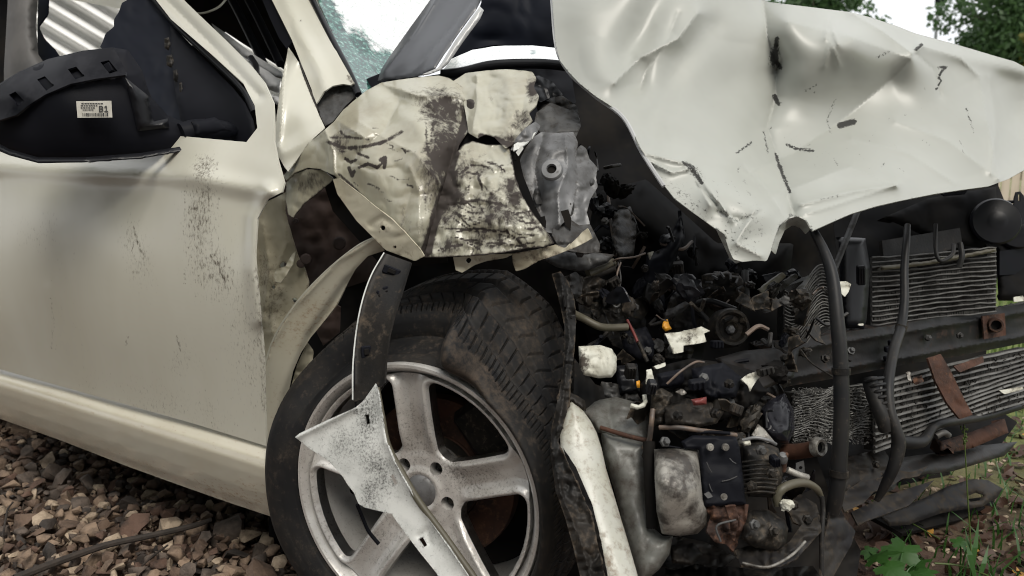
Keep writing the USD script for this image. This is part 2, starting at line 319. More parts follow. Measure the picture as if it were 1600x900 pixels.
def sheet(name, parent, mat, outline, depth, mode='d', step=5.0, holes=(), crease=(), crumple=None, thick=0.0012, jag=0.0, dirt=None, edge_dirt=None, inflate=None, curve=False, seed=None, label=None, local=None, flip=False, back=None, **k):
    """A sheet (or, inflated, a closed lump) whose outline is given in the photograph's pixels and whose every point has its own depth; thickness away from the viewer."""
    seed = zlib.crc32(name.encode()) % 9973 if seed is None else seed
    rng = np.random.default_rng(seed)
    o = np.asarray(outline, float)
    if curve:
        o = catmull(o, 6, closed=True)
    poly = Polygon(o, [h for h in holes]).buffer(0)
    if poly.geom_type != 'Polygon':
        poly = max(poly.geoms, key=lambda g: g.area)
    ring_pts = []
    for ring in [poly.exterior, *poly.interiors]:
        n = max(int(ring.length / step), 4)
        c = np.array([ring.interpolate(t, normalized=True).coords[0] for t in np.arange(n) / n])
        corners = np.array(ring.coords[:-1])
        if jag and ring is poly.exterior:
            ph = meshkit.noise(np.c_[c / 9.0, np.full(len(c), seed % 97)], seed) - 0.5 + 0.7 * (meshkit.noise(np.c_[c / 4.0, np.full(len(c), 3.3)], seed + 1) - 0.5)
            t = np.roll(c, -1, 0) - np.roll(c, 1, 0)
            nn = np.c_[-t[:, 1], t[:, 0]] / np.maximum(np.hypot(*t.T), 1e-9)[:, None]
            c = c + nn * (ph * 2 * jag)[:, None]
        elif not jag:
            dd = cKDTree(c).query(corners)[1]
            c[dd] = corners
        ring_pts.append(c)
    poly = Polygon(ring_pts[0], [r for r in ring_pts[1:]])
    if not poly.is_valid:
        poly = poly.buffer(0)
        if poly.geom_type != 'Polygon':
            poly = max(poly.geoms, key=lambda g: g.area)
        ring_pts = [np.array(r.coords[:-1]) for r in [poly.exterior, *poly.interiors]]
    x0, y0, x1, y1 = poly.bounds
    gx, gy = np.meshgrid(np.arange(x0, x1 + step, step), np.arange(y0, y1 + step, step * 0.866))
    gx[1::2] += step / 2
    g = np.c_[gx.ravel(), gy.ravel()]
    g = g[shapely.contains_xy(poly, g[:, 0], g[:, 1])]
    rim = np.vstack(ring_pts)
    if len(g):
        g = g[cKDTree(rim).query(g)[0] > 0.55 * step]
    extra = []
    for line, h, w, kind in crease:
        L = LineString(line)
        c = np.array([L.interpolate(t).coords[0] for t in np.arange(0, L.length, step * 0.8)])
        extra.append(c[shapely.contains_xy(poly, c[:, 0], c[:, 1])])
    extra = [e for e in extra if len(e)]
    if extra:
        e = np.vstack(extra)
        e = e[cKDTree(rim).query(e)[0] > 0.5 * step]
        if len(e) and len(g):
            g = g[cKDTree(e).query(g)[0] > 0.5 * step]
            g = np.vstack([g, e])
    p = np.vstack([rim, g]) if len(g) else rim
    T = Delaunay(p).simplices
    c = p[T].mean(1)
    T = T[shapely.contains_xy(poly, c[:, 0], c[:, 1])]
    ab, ac = p[T[:, 1]] - p[T[:, 0]], p[T[:, 2]] - p[T[:, 0]]
    area = ab[:, 0] * ac[:, 1] - ab[:, 1] * ac[:, 0]
    T = T[np.abs(area) > 1e-3]; area = area[np.abs(area) > 1e-3]
    T[area > 0] = T[area > 0][:, ::-1]           # image y runs down: make the front face the viewer
    if flip:
        T = T[:, ::-1]
    d = np.asarray(fit(depth)(p[:, 0], p[:, 1]), float)
    for line, h, w, kind in crease:
        q, s = seg_dist(p, line)
        if kind == 'v':
            d = d - h * np.exp(-q / w)
        elif kind == 'g':
            d = d - h * np.exp(-(q / w) ** 2)
        elif kind == 's':                        # one side of the line stands nearer
            d = d - h * np.where(s > 0, np.exp(-q / w), 0)
    if crumple:
        for amp, sc in ([crumple] if np.ndim(crumple) == 1 else crumple):
            d = d - folds(p, amp, sc, seed)
    un = local or {'d': at_d, 'y': at_y, 'z': at_z}[mode]
    nb = len(rim)
    edges = np.sort(np.vstack([T[:, [0, 1]], T[:, [1, 2]], T[:, [2, 0]]]), 1)
    ue, cnt = np.unique(edges, axis=0, return_counts=True)
    on_rim = np.unique(ue[cnt == 1])
    dist = cKDTree(p[on_rim]).query(p)[0]
    inf = np.zeros(len(p))
    if inflate:
        h, w = inflate
        t = np.clip(dist / w, 0, 1)
        inf = h * np.sqrt(np.clip(1 - (1 - t) ** 2, 0, 1))
    F = un(p[:, 0], p[:, 1], d - inf)

    def norms(P, T):
        n = np.zeros_like(P)
        fn = np.cross(P[T[:, 1]] - P[T[:, 0]], P[T[:, 2]] - P[T[:, 0]])
        for j in range(3):
            np.add.at(n, T[:, j], fn)
        return n / np.maximum(np.linalg.norm(n, axis=1, keepdims=True), 1e-15)
    nf = norms(F, T)
    off = nf if back is None else -np.asarray(back, float)
    B = un(p[:, 0], p[:, 1], d + 0.8 * inf) - off * thick if inflate else F - off * thick
    TB = T[:, ::-1]
    nbk = norms(B, TB)
    dirs = np.vstack([T[:, [0, 1]], T[:, [1, 2]], T[:, [2, 0]]])
    key = {tuple(e) for e in ue[cnt == 1]}
    be = np.array([e for e in dirs if tuple(sorted(e)) in key])
    N = len(p)
    a, b = be[:, 0], be[:, 1]
    rv = np.vstack([F[a], F[b], B[a], B[b]])
    K = len(be)
    i = np.arange(K)
    rf = np.vstack([np.c_[i, i + 2 * K, i + K], np.c_[i + K, i + 2 * K, i + 3 * K]])
    en = np.cross(F[b] - F[a], nf[a])
    en = en / np.maximum(np.linalg.norm(en, axis=1, keepdims=True), 1e-12)
    verts = np.vstack([F, B, rv])
    faces = np.vstack([T, TB + N, rf + 2 * N])
    nrm = np.vstack([nf, nbk, en, en, en, en])
    dr = paint_dirt(p, dirt)
    if edge_dirt:
        val, w = edge_dirt
        dr = np.maximum(dr, val * np.clip(1 - dist / w, 0, 1))
    dd = np.concatenate([dr, dr, dr[a], dr[b], dr[a], dr[b]])
    return put(name, (verts, faces), mat, parent, label, normals=nrm, dirt=dd, **k)


def tube_mesh(points, r, n=10, smooth=6, caps=True, wall=None):
    """A swept tube through 3-D points; r a number or one radius per point."""
    P = np.asarray(points, float)
    r = np.broadcast_to(np.asarray(r, float), len(P))
    Q = catmull(np.c_[P, r], smooth) if smooth and len(P) > 2 else np.c_[P, r]
    P, r = Q[:, :3], Q[:, 3]
    t = np.gradient(P, axis=0)
    t /= np.maximum(np.linalg.norm(t, axis=1, keepdims=True), 1e-12)
    u = np.cross(t[0], [0.31, 0.2, 0.93]); u /= np.linalg.norm(u)
    rings = []
    ang = np.linspace(0, 2 * np.pi, n, endpoint=False)
    for i in range(len(P)):
        u = u - t[i] * (u @ t[i]); u /= np.linalg.norm(u)
        w = np.cross(t[i], u)
        rings.append(P[i] + r[i] * (np.cos(ang)[:, None] * u + np.sin(ang)[:, None] * w))
    v = np.vstack(rings)
    k = len(P)
    i, j = np.meshgrid(np.arange(k - 1), np.arange(n), indexing='ij')
    a, b = i * n + j, i * n + (j + 1) % n
    f = np.vstack([np.c_[a.ravel(), b.ravel(), (b + n).ravel()], np.c_[a.ravel(), (b + n).ravel(), (a + n).ravel()]])
    if caps:
        c0, c1 = len(v), len(v) + 1
        v = np.vstack([v, P[0], P[-1]])
        q = np.arange(n)
        f = np.vstack([f, np.c_[np.full(n, c0), (q + 1) % n, q], np.c_[np.full(n, c1), (k - 1) * n + q, (k - 1) * n + (q + 1) % n]])
    return trimesh.Trimesh(v, f, process=False)


def tube(name, parent, mat, pts, r, mode='d', n=10, label=None, smooth=6, **k):
    """pts: (u, v, depth) triples; r in metres."""
    un = {'d': at_d, 'y': at_y, 'w': None}[mode]
    P = np.array([un(*q) for q in pts]) if un else np.asarray(pts, float)
    return put(name, tube_mesh(P, r, n, smooth), mat, parent, label, smooth=50, **k)


def chamfer_box(size, c=0.003):
    sx, sy, sz = np.asarray(size, float) / 2
    c = min(c, sx * 0.8, sy * 0.8, sz * 0.8)
    pts = []
    for a in (-1, 1):
        for b in (-1, 1):
            for d in (-1, 1):
                pts += [(a * (sx - c), b * (sy - c), d * sz), (a * (sx - c), b * sy, d * (sz - c)), (a * sx, b * (sy - c), d * (sz - c))]
    return trimesh.convex.convex_hull(np.array(pts))


def frame(front, up=(0, 0, 1)):
    z = np.asarray(front, float); z = z / np.linalg.norm(z)
    x = np.cross(up, z); x /= np.linalg.norm(x)
    m = np.eye(4)
    m[:3, 0], m[:3, 1], m[:3, 2] = x, np.cross(z, x), z
    return m


def placed(mesh, pos, rot=(0, 0, 0), front=None, spin=0):
    """mesh with its +z facing 'front' (default: the viewer), turned by rot degrees first."""
    m = mesh.copy()
    e = trimesh.transformations.euler_matrix(*np.radians(rot))
    m.apply_transform(e)
    m.apply_transform(frame(-V_ if front is None else front))
    m.apply_translation(pos)
    return m


def lathe(profile, n=40, axis_frame=None, pos=(0, 0, 0), closed=False):
    """profile: (r, h) pairs revolved about +z, then placed."""
    pr = np.asarray(profile, float)
    ang = np.linspace(0, 2 * np.pi, n, endpoint=False)
    v = np.vstack([np.c_[pr[:, 0] * math.cos(a), pr[:, 0] * math.sin(a), pr[:, 1]] for a in ang])
    k = len(pr)
    f = []
    for i in range(n):
        a, b = i * k, ((i + 1) % n) * k
        for j in range(k if closed else k - 1):
            jj = (j + 1) % k
            f += [(a + j, b + j, b + jj), (a + j, b + jj, a + jj)]
    m = trimesh.Trimesh(v, f, process=False)
    m.merge_vertices(); m.update_faces(m.nondegenerate_faces())
    if m.volume < 0:
        m.invert()
    if axis_frame is not None:
        m.apply_transform(axis_frame)
    m.apply_translation(pos)
    return m


def lump(size, seed, sub=2, amp=0.35, scale=1.6):
    """A crumpled chunk: a displaced sphere."""
    m = trimesh.creation.icosphere(sub)
    v = np.array(m.vertices)
    a = np.abs(meshkit.noise(v * scale + seed * 7.31, seed) - 0.5) * 2
    b = meshkit.noise(v * scale * 2.4 + seed * 3.7, seed + 1)
    v = v * (1 + amp * (a - 0.4) + amp * 0.7 * (b - 0.5))[:, None] * np.asarray(size)
    return trimesh.Trimesh(v, m.faces, process=False)
# ------------------------------------------------------------------ the setting: ground, gravel, sky's neighbours
def ground_height(x, y):
    q = np.c_[x, y, np.zeros(len(x))]
    h = 0.05 * (meshkit.fbm(q * 1.3, 3, 5) - 0.5) + 0.02 * (meshkit.fbm(q * 6.0, 3, 8) - 0.5)
    r = np.hypot(x, y)
    return h * np.clip(1.6 - r / 12, 0.15, 1) - 0.02


def ground_z(x, y):
    return float(ground_height(np.array([x]), np.array([y]))[0])


M['ground'] = lib('ground_soil', {
    'g': ('geometry', {}), 'n1': ('noise_texture', {'scale': 5.0, 'detail': 8.0, 'roughness': 0.7}), 'n2': ('noise_texture', {'scale': 60.0, 'detail': 5.0, 'roughness': 0.7}),
    'c1': ('rgb_ramp', {'ramp': [(0.3, (0.030, 0.019, 0.013)), (0.5, (0.07, 0.042, 0.028)), (0.7, (0.13, 0.085, 0.058))]}),
    'c2': ('rgb_ramp', {'ramp': [(0.35, (0.07, 0.10, 0.02)), (0.65, (0.16, 0.19, 0.05))]}),
    's': ('separate_xyz', {}), 'far': ('map_range', {'from_min': 1.9, 'from_max': 3.2, 'clamp': True}), 'a': ('math', {'math_type': 'multiply_add', 'value2': 1.6}),
    'mx': ('mix_color', {}), 'b': ('bump', {'strength': 0.6, 'distance': 0.01}), 'p': ('principled_bsdf', {'roughness': 0.95})},
    [('g.position', 'n1.vector'), ('g.position', 'n2.vector'), ('n1.fac', 'c1.fac'), ('n2.fac', 'c2.fac'), ('g.position', 's.vector'), ('n1.fac', 'a.value1'), ('s.y', 'a.value3'), ('a.value', 'far.value'),
     ('far.result', 'mx.fac'), ('c1.color', 'mx.a'), ('c2.color', 'mx.b'), ('mx.result', 'p.base_color'), ('n2.fac', 'b.height'), ('b.normal', 'p.normal')])
ax = np.unique(np.r_[np.linspace(-300, -8, 14), np.linspace(-8, -3, 20), np.linspace(-3, 3, 121), np.linspace(3, 8, 20), np.linspace(8, 300, 14)])
X, Y = np.meshgrid(ax, ax, indexing='ij')
Z = ground_height(X.ravel(), Y.ravel())
n_ = len(ax)
i, j = np.meshgrid(np.arange(n_ - 1), np.arange(n_ - 1), indexing='ij')
a_ = (i * n_ + j).ravel()
ground = put('ground', (np.c_[X.ravel(), Y.ravel(), Z], np.vstack([np.c_[a_, a_ + n_, a_ + n_ + 1], np.c_[a_, a_ + n_ + 1, a_ + 1]])), 'ground', smooth=True,
             label='brown soil and grass under and around the wreck', kind='structure')

rng = np.random.default_rng(11)


def stone_mesh(size, rg):
    d = rg.normal(size=(13, 3)); d /= np.linalg.norm(d, axis=1)[:, None]
    d *= rg.uniform(0.8, 1.05, (13, 1)) * np.array([1.0, rg.uniform(0.6, 0.95), rg.uniform(0.45, 0.75)]) * size
    return trimesh.convex.convex_hull(d)


def project(P):
    q = np.atleast_2d(P) - CAM
    d = q @ V_
    return 800 + FPX * (q @ R_) / d, 450 - FPX * (q @ U_) / d, d


stones = []
cells = {}
tries = 0
while len(stones) < 2700 and tries < 60000:
    tries += 1
    if tries < 52000:
        u, v = rng.uniform(-160, 520), rng.uniform(560, 1000)
        p = at_z(u, v, 0.0)
    else:
        p = np.array([rng.uniform(-2.6, 0.3), rng.uniform(-1.6, 0.7), 0])
    if p[1] > 0.75 or p[0] < -2.8 or p[0] > 0.25 or p[1] < -1.7:
        continue
    s = float(np.clip(rng.lognormal(math.log(0.0185), 0.44), 0.006, 0.048))
    layer = len(stones) / 3300
    key = (int(p[0] / 0.05), int(p[1] / 0.05))
    near = [q for dx in (-1, 0, 1) for dy in (-1, 0, 1) for q in cells.get((key[0] + dx, key[1] + dy), [])]
    hit = [q for q in near if math.hypot(q[0] - p[0], q[1] - p[1]) < 0.72 * (q[3] + s)]
    z = ground_z(p[0], p[1]) + 0.45 * s
    if hit:
        top = max(q[2] + 0.55 * q[3] for q in hit)
        if top + 0.3 * s - ground_z(p[0], p[1]) > 0.045 or rng.random() < 0.35:
            continue
        z = top + 0.15 * s
    st = (p[0], p[1], z, s)
    stones.append(st); cells.setdefault(key, []).append(st)
u_, v_, d_ = project(np.array([q[:3] for q in stones]))
size_px = np.array([q[3] for q in stones]) / d_ * FPX
seen = (u_ > -10) & (u_ < 470) & (v_ > 640) & (v_ < 915)
order = np.argsort(-np.where(seen, size_px, 0))
big = set(order[:290].tolist())
rest = []
for k, (x, y, z, s) in enumerate(stones):
    rg = np.random.default_rng(5000 + k)
    mm = stone_mesh(s * 1.12, rg)
    mm.apply_transform(trimesh.transformations.euler_matrix(rg.normal() * 0.35, rg.normal() * 0.35, rg.uniform(0, 6.3)))
    mm.apply_translation([x, y, z])
    which = int(rg.choice(6, p=[0.24, 0.22, 0.18, 0.14, 0.12, 0.10]))
    if k in big:
        put('stone', mm, f'stone{which}', ground, smooth=50)
    else:
        rest.append((which, mm))
for k in range(2600):
    rg = np.random.default_rng(20000 + k)
    u, v = rg.uniform(-100, 520), rg.uniform(600, 960)
    p = at_z(u, v, 0.0)
    if p[1] > .7:
        continue
    s = rg.uniform(.0025, .007)
    mm = trimesh.convex.convex_hull(rg.normal(size=(8, 3)) * s * .6)
    mm.apply_translation([p[0], p[1], ground_z(p[0], p[1]) + rg.uniform(0, .03)])
    rest.append((int(rg.integers(6)), mm))
gv = thing('gravel', 'loose crushed stone gravel under the side of the car', kind='stuff')
for w in range(6):
    put('crushed_stone', trimesh.util.concatenate([q for ww, q in rest if ww == w]), f'stone{w}', gv, smooth=50)

# ------------------------------------------------------------------ the wrecked car: body panels
car = thing('wrecked_car', 'cream white crashed car with crushed front corner and flat tyre', 'car')


def scrapes(seed, n, box, ang, spread, length, width, val):
    """Scraped strokes that follow one direction, for a panel's dirt."""
    rg = np.random.default_rng(seed); out = []
    for _ in range(n):
        u, v = rg.uniform(box[0], box[2]), rg.uniform(box[1], box[3]); a = math.radians(ang + rg.normal() * spread); L_ = rg.uniform(*length)
        q = [(u, v), (u + L_ * .5 * math.cos(a) + rg.normal() * 1.5, v + L_ * .5 * math.sin(a) + rg.normal() * 1.5), (u + L_ * math.cos(a), v + L_ * math.sin(a))]
        out.append(('line', q, rg.uniform(*width), rg.uniform(*val)))
    return out


def door_y(u, v):
    q = np.array([(-40, 190, .050), (200, 205, .045), (380, 220, .035), (430, 240, .03), (-40, 250, -.004), (150, 262, -.010), (300, 268, -.010), (430, 290, .004), (-40, 300, -.010), (200, 310, -.012), (400, 320, .004), (-40, 420, -.030), (200, 430, -.032), (400, 440, -.018),
                  (-40, 520, -.026), (200, 540, -.024), (400, 560, -.012), (-40, 568, -.014), (100, 600, -.008), (250, 640, -.006), (412, 690, -.002), (260, 0, .20), (330, 70, .15), (400, 140, .085), (225, -30, .22), (425, 180, .06)])
    f = RBFInterpolator(q[:, :2] / 100, q[:, 2], kernel='thin_plate_spline', smoothing=0.0005)
    return f(np.c_[u, v] / 100)


sheet('front_door', car, 'paint', [(-40, 190), (200, 205), (385, 222), (402, 200), (398, 165), (380, 130), (333, 87), (267, 30), (240, -5), (222, -34), (262, -34), (287, 0), (318, 30), (350, 60), (393, 103), (413, 128), (427, 160), (428, 190), (428, 220), (434, 250), (444, 285), (441, 300), (418, 312), (402, 342), (398, 400), (405, 470), (412, 560), (413, 620), (416, 697),
       (300, 661), (200, 633), (100, 605), (0, 577), (-40, 566)], door_y, 'y', 3.4, thick=0.004,
      crease=[([(418, 300), (398, 340), (396, 420), (404, 500)], 0.010, 12, 'g'), ([(240, -20), (345, 85), (405, 150)], -0.006, 7, 'g'), ([(-40, 258), (150, 268), (300, 275), (420, 300)], 0.008, 16, 'g'), ([(75, 450), (82, 520), (80, 560)], 0.0012, 8, 'g')],
      dirt=[('blob', 318, 265, 22, 30, 10, .62), ('blob', 312, 340, 36, 90, 0, .50), ('blob', 335, 430, 45, 70, -25, .46), ('blob', 215, 400, 25, 70, -15, .36), ('blob', 345, 420, 10, 60, -20, .58), ('blob', 380, 540, 40, 170, -5, .40), ('blob', 40, 360, 60, 40, 0, .26),
            ('line', [(402, 420), (408, 520), (414, 640)], 9, .5), ('blob', 285, 560, 25, 50, 20, .36), ('blob', 300, 640, 160, 40, 14, .30), ('line', [(208, 355), (216, 380), (222, 400)], 1.8, .75), ('line', [(78, 465), (84, 500), (80, 545)], 1.6, .42), ('line', [(196, 540), (200, 525)], 2, .6), ('line', [(330, 400), (336, 412)], 3, .9), ('line', [(345, 425), (352, 440)], 3, .9), ('line', [(275, 525), (283, 548)], 2, .7)] + scrapes(5, 46, (288, 250, 352, 430), 92, 4, (8, 34), (1.0, 1.7), (.3, .62)) + scrapes(6, 40, (300, 400, 412, 690), 80, 14, (5, 20), (1.0, 1.6), (.25, .55)) + scrapes(7, 14, (30, 330, 240, 560), 80, 25, (5, 22), (.9, 1.4), (.25, .5)))

def sill_y(u, v):
    top, bot = 574 + .284 * u, 654.4 + .3605 * u
    return np.interp((v - top) / (bot - top), [-.1, 0, .08, .24, .36, .50, .72, .9, 1], [.03, .012, .003, -.012, -.016, -.012, .0, .016, .034])


sheet('sill', car, 'sill', [(-40, 562), (0, 573), (100, 601), (200, 629), (300, 657), (418, 694), (425, 706), (428, 760), (426, 808), (360, 786), (300, 765), (200, 729), (100, 690), (50, 672), (-40, 640)],
      sill_y, 'y', 3.6, thick=0.003,
      dirt=[('blob', 350, 775, 110, 22, 19, .5), ('blob', 250, 735, 120, 14, 19, .36), ('line', [(222, 667), (223, 668)], 2.5, .9), ('blob', 390, 770, 40, 25, 10, .38)])
sheet('floor_pan', car, 'deep', [(-60, 560), (430, 690), (436, 780), (426, 780), (300, 738), (100, 662), (-60, 608)], [(-60, 560, .16), (430, 690, .16), (440, 800, .16), (100, 695, .16)], 'y', 30)

# the outer mirror, its painted cap gone
mirror = sheet('side_mirror', car, 'matt', [(-30, 150), (0, 130), (30, 112), (75, 92), (130, 79), (175, 74), (200, 78), (222, 110), (235, 150), (262, 180), (290, 192), (340, 190), (350, 205), (330, 228), (270, 240), (200, 246), (120, 252), (70, 253), (40, 248), (15, 237), (-30, 222)],
               [(-30, 180, 1.42), (0, 180, 1.40), (100, 160, 1.37), (200, 150, 1.41), (290, 210, 1.47), (340, 205, 1.50), (100, 245, 1.40), (100, 90, 1.40)], 'd', 4, inflate=(0.018, 40), thick=0.03,
               crease=[([(-30, 185), (60, 150), (120, 126), (190, 116)], 0.010, 10, 's')], dirt=None)
sheet('mirror_shell', mirror, 'gloss', [(-30, 158), (0, 133), (30, 113), (75, 93), (130, 79), (178, 74), (197, 112), (196, 117), (150, 123), (110, 131), (70, 148), (45, 164), (25, 180), (-30, 196)],
      [(-30, 170, 1.375), (30, 135, 1.365), (100, 105, 1.365), (190, 95, 1.385), (60, 92, 1.40), (150, 76, 1.40), (100, 132, 1.345), (190, 115, 1.372), (30, 172, 1.35)], 'd', 3.5, thick=0.004,
      holes=[[(14, 148), (24, 143), (38, 158), (28, 166)], [(58, 124), (70, 119), (84, 134), (72, 142)], [(106, 108), (119, 104), (132, 119), (118, 124)], [(157, 97), (170, 94), (184, 111), (171, 115)]])
for (u, v) in ((26, 157), (71, 131), (119, 115), (170, 106)):
    put('retaining_clip', placed(chamfer_box((.012, .018, .006), .0015), at_d(u, v, 1.385), (0, 0, 28)), 'matt', mirror, smooth=False)
sheet('mirror_lower_lip', mirror, 'black', [(-30, 210), (15, 233), (60, 246), (130, 246), (220, 239), (300, 226), (300, 234), (220, 248), (130, 254), (60, 255), (15, 243), (-30, 224)], [(-30, 215, 1.375), (60, 250, 1.36), (200, 243, 1.39), (300, 230, 1.44)], 'd', 4, inflate=(.006, 6), thick=.006)
lab = sheet('sticker', mirror, 'sticker', [(119, 158), (174, 157.5), (175.5, 183.5), (121, 184)], [(119, 158, 1.338), (175, 158, 1.352), (175, 184, 1.352), (120, 184, 1.338)], 'd', 6, thick=.0006, label='small printed white sticker marked B1')


def on_sticker(text, u, v, hpx, bold=True):
    t = meshkit.text_mesh(text, hpx, 0.6, bold)
    q = np.array(t.vertices)
    uu, vv = u + q[:, 0], v - q[:, 1]
    d = 1.338 + (uu - 119) / 56 * .014 - .0012 - q[:, 2] * .0006
    return trimesh.Trimesh(at_d(uu, vv, d), t.faces, process=False)


put('lettering', on_sticker('B1', 153.5, 174.5, 9.0, True), 'ink', lab)
rl = np.random.default_rng(4)
bars = []
for row, (x0, x1) in enumerate(((127, 158), (126, 151), (126, 148), (129, 144))):
    x = x0
    while x < x1:
        w = rl.uniform(1.5, 4)
        v0 = 161 + row * 3.3
        q = np.array([(x, v0), (x + w, v0), (x + w, v0 + 1.5), (x, v0 + 1.5)])
        bars.append(trimesh.Trimesh(at_d(q[:, 0], q[:, 1], 1.338 + (q[:, 0] - 119) / 56 * .014 - .0014), [(0, 2, 1), (0, 3, 2)], process=False))
        x += w + rl.uniform(.5, 1.2)
x = 129.0
while x < 168:
    w = rl.choice([.7, 1.1, 1.7])
    q = np.array([(x, 176.5), (x + w, 176.5), (x + w, 181.5), (x, 181.5)])
    bars.append(trimesh.Trimesh(at_d(q[:, 0], q[:, 1], 1.338 + (q[:, 0] - 119) / 56 * .014 - .0014), [(0, 2, 1), (0, 3, 2)], process=False))
    x += w + rl.choice([.6, .9, 1.3])
put('printed_lines', trimesh.util.concatenate(bars), 'ink', lab)
put('logo_mark', placed(lathe([(0, .002), (.016, .0015), (.019, 0), (.019, -.002), (0, -.002)], 24), at_d(62, 190, 1.375)), 'black', mirror, smooth=30)
sheet('motor_housing', mirror, 'black', [(195, 120), (232, 150), (240, 190), (262, 185), (265, 200), (215, 205), (205, 160)], [(195, 120, 1.375), (262, 190, 1.43), (215, 205, 1.40)], 'd', 5, inflate=(.01, 12), thick=.004)
tube('mirror_stem', mirror, 'matt', [(283, 210, 1.45), (310, 205, 1.47), (345, 203, 1.50), (362, 204, 1.535)], [.021, .023, .019, .013], n=14)
sheet('stem_cap', mirror, 'matt', [(300, 190), (335, 183), (352, 193), (366, 205), (340, 210), (306, 213)], [(300, 200, 1.44), (366, 205, 1.51), (335, 183, 1.48)], 'd', 4, inflate=(.012, 14), thick=.004)
sheet('mirror_base', mirror, 'matt', [(266, 40), (276, 46), (300, 72), (335, 108), (365, 138), (384, 162), (396, 188), (401, 215), (402, 238), (396, 248), (380, 250), (330, 243), (300, 232), (285, 200), (275, 150), (268, 100)],
      [(268, 45, 1.70), (276, 150, 1.60), (300, 230, 1.575), (335, 108, 1.625), (365, 180, 1.555), (400, 200, 1.535), (398, 245, 1.53)], 'd', 4, thick=.012, inflate=(.006, 10))
# what is left inside the front of the window opening
sheet('torn_window_film', car, 'navy', [(262, -10), (232, 0), (205, -4), (190, 5), (186, 18), (178, 30), (178, 42), (165, 52), (160, 66), (156, 74), (175, 84), (215, 100), (240, 160), (290, 210), (300, 120), (275, 40)], [(186, 0, 1.74), (165, 70, 1.70), (275, 40, 1.72), (300, 200, 1.62)], 'd', 5, jag=2.0, crumple=(.006, 40), thick=.001, label='torn black lining hanging in the broken side window')
tube('window_seal', car, 'black', [(226, -20, 1.74), (268, 33, 1.70), (330, 92, 1.63), (378, 140, 1.575), (396, 175, 1.55)], .006, n=8)
for (u, v, s) in ((262, 68, 5), (266, 95, 6), (275, 118, 4), (283, 138, 3)):
    sheet('mirror_bracket', mirror, 'darkmetal', [(u - s, v - 8), (u + s * .4, v - 10), (u + s, v + 2), (u + s * .3, v + 11), (u - s, v + 7)], [(u, v, 1.60)], 'd', 3, inflate=(.004, 4), crumple=(.004, 9), seed=int(v))

# A pillar, the folded shard beside it, the bits in the quarter-light
sheet('a_pillar', car, 'paint', [(410, -30), (470, -30), (488, 0), (505, 40), (530, 88), (554, 130), (548, 133), (536, 131), (520, 134), (506, 143), (497, 158), (493, 163), (487, 140), (470, 98), (456, 62), (440, 30), (425, 0)],
      [(410, -30, 1.86), (470, -30, 1.84), (425, 0, 1.80), (488, 0, 1.78), (470, 98, 1.63), (530, 88, 1.62), (493, 160, 1.56), (554, 130, 1.57)], 'd', 4, thick=.003, crease=[([(440, -20), (462, 40), (500, 110), (510, 140)], .012, 12, 'g'), ([(452, 30), (458, 60), (475, 80)], -.004, 8, 'v')],
      dirt=[('blob', 470, 33, 4, 3, 0, .7), ('line', [(545, 120), (552, 132)], 4, .8)])
sheet('pillar_stub', car, 'greymetal', [(493, 163), (500, 150), (512, 138), (535, 131), (556, 131), (556, 150), (540, 165), (520, 190), (508, 197), (500, 180)], [(493, 163, 1.575), (556, 131, 1.60), (508, 195, 1.54)], 'd', 4, crumple=(.01, 22), dirt=[('blob', 520, 140, 40, 10, -20, .8)])
tube('windscreen_seal', car, 'black', [(478, -20, 1.82), (492, 8, 1.765), (520, 64, 1.665), (545, 112, 1.60), (560, 148, 1.57)], .0075, n=8)
sheet('fender_shard', car, 'paint', [(451, 74), (457, 82), (466, 96), (474, 120), (485, 148), (498, 178), (508, 200), (490, 216), (475, 234), (462, 252), (450, 268), (445, 262), (436, 246), (428, 228), (431, 190), (437, 145), (444, 105)],
      [(451, 74, 1.56), (466, 96, 1.57), (508, 200, 1.48), (450, 268, 1.46), (428, 228, 1.50), (470, 180, 1.49)], 'd', 3.5, thick=.002, crease=[([(451, 76), (444, 130), (436, 230)], .016, 9, 'v'), ([(440, 240), (470, 225), (505, 202)], .01, 12, 'g')], edge_dirt=(.55, 4))
tube('shard_edge', car, 'darkmetal', [(466, 98, 1.585), (474, 122, 1.575), (490, 160, 1.56), (496, 176, 1.555)], .005, n=8)
for pts, dd in (([(330, 36), (356, 54), (395, 84), (440, 112), (444, 124), (420, 118), (380, 90), (345, 62)], 2.05), ([(345, 68), (420, 112), (438, 126), (436, 146), (415, 138), (393, 108)], 2.0), ([(393, 112), (412, 122), (405, 145), (440, 152), (438, 168), (415, 150)], 1.9)):
    sheet('dashboard_strip', car, 'dash', pts, [(330, 40, dd), (440, 112, dd - .12), (400, 140, dd - .1)], 'd', 6, inflate=(.02, 10), thick=.006, seed=int(dd * 100))
tube('hanging_cable', car, 'whitebit', [(300, 21, 1.95), (320, 20, 1.93), (340, 12, 1.92), (352, 0, 1.92), (358, -12, 1.92)], .0025, n=6)
sheet('quarter_light_trim', car, 'matt', [(410, 0), (424, 0), (440, 32), (456, 66), (448, 76), (436, 60), (420, 25)], [(410, 0, 1.84), (456, 66, 1.70), (424, 0, 1.82)], 'd', 5, thick=.01)
for k, u in enumerate((372, 398)):
    tube('cabin_rail', car, 'matt', [(u - 20, -20, 2.3), (u + 6, 30, 2.25), (u + 40, 100, 2.15)], .012, n=8)
tube('door_pull', car, 'black', [(392, 90, 1.92), (400, 104, 1.9), (399, 118, 1.88), (392, 128, 1.87)], .008, n=8)
# cabin shell behind the openings
sheet('seat_pillar', car, 'seat', [(14, -40), (62, -40), (56, 40), (60, 85), (90, 130), (90, 260), (8, 260), (6, 110), (10, 40)], [(14, -40, .16), (62, -40, .2), (90, 130, .12), (8, 200, .10), (60, 250, .1)], 'y', 8, inflate=(.03, 25), thick=.02)
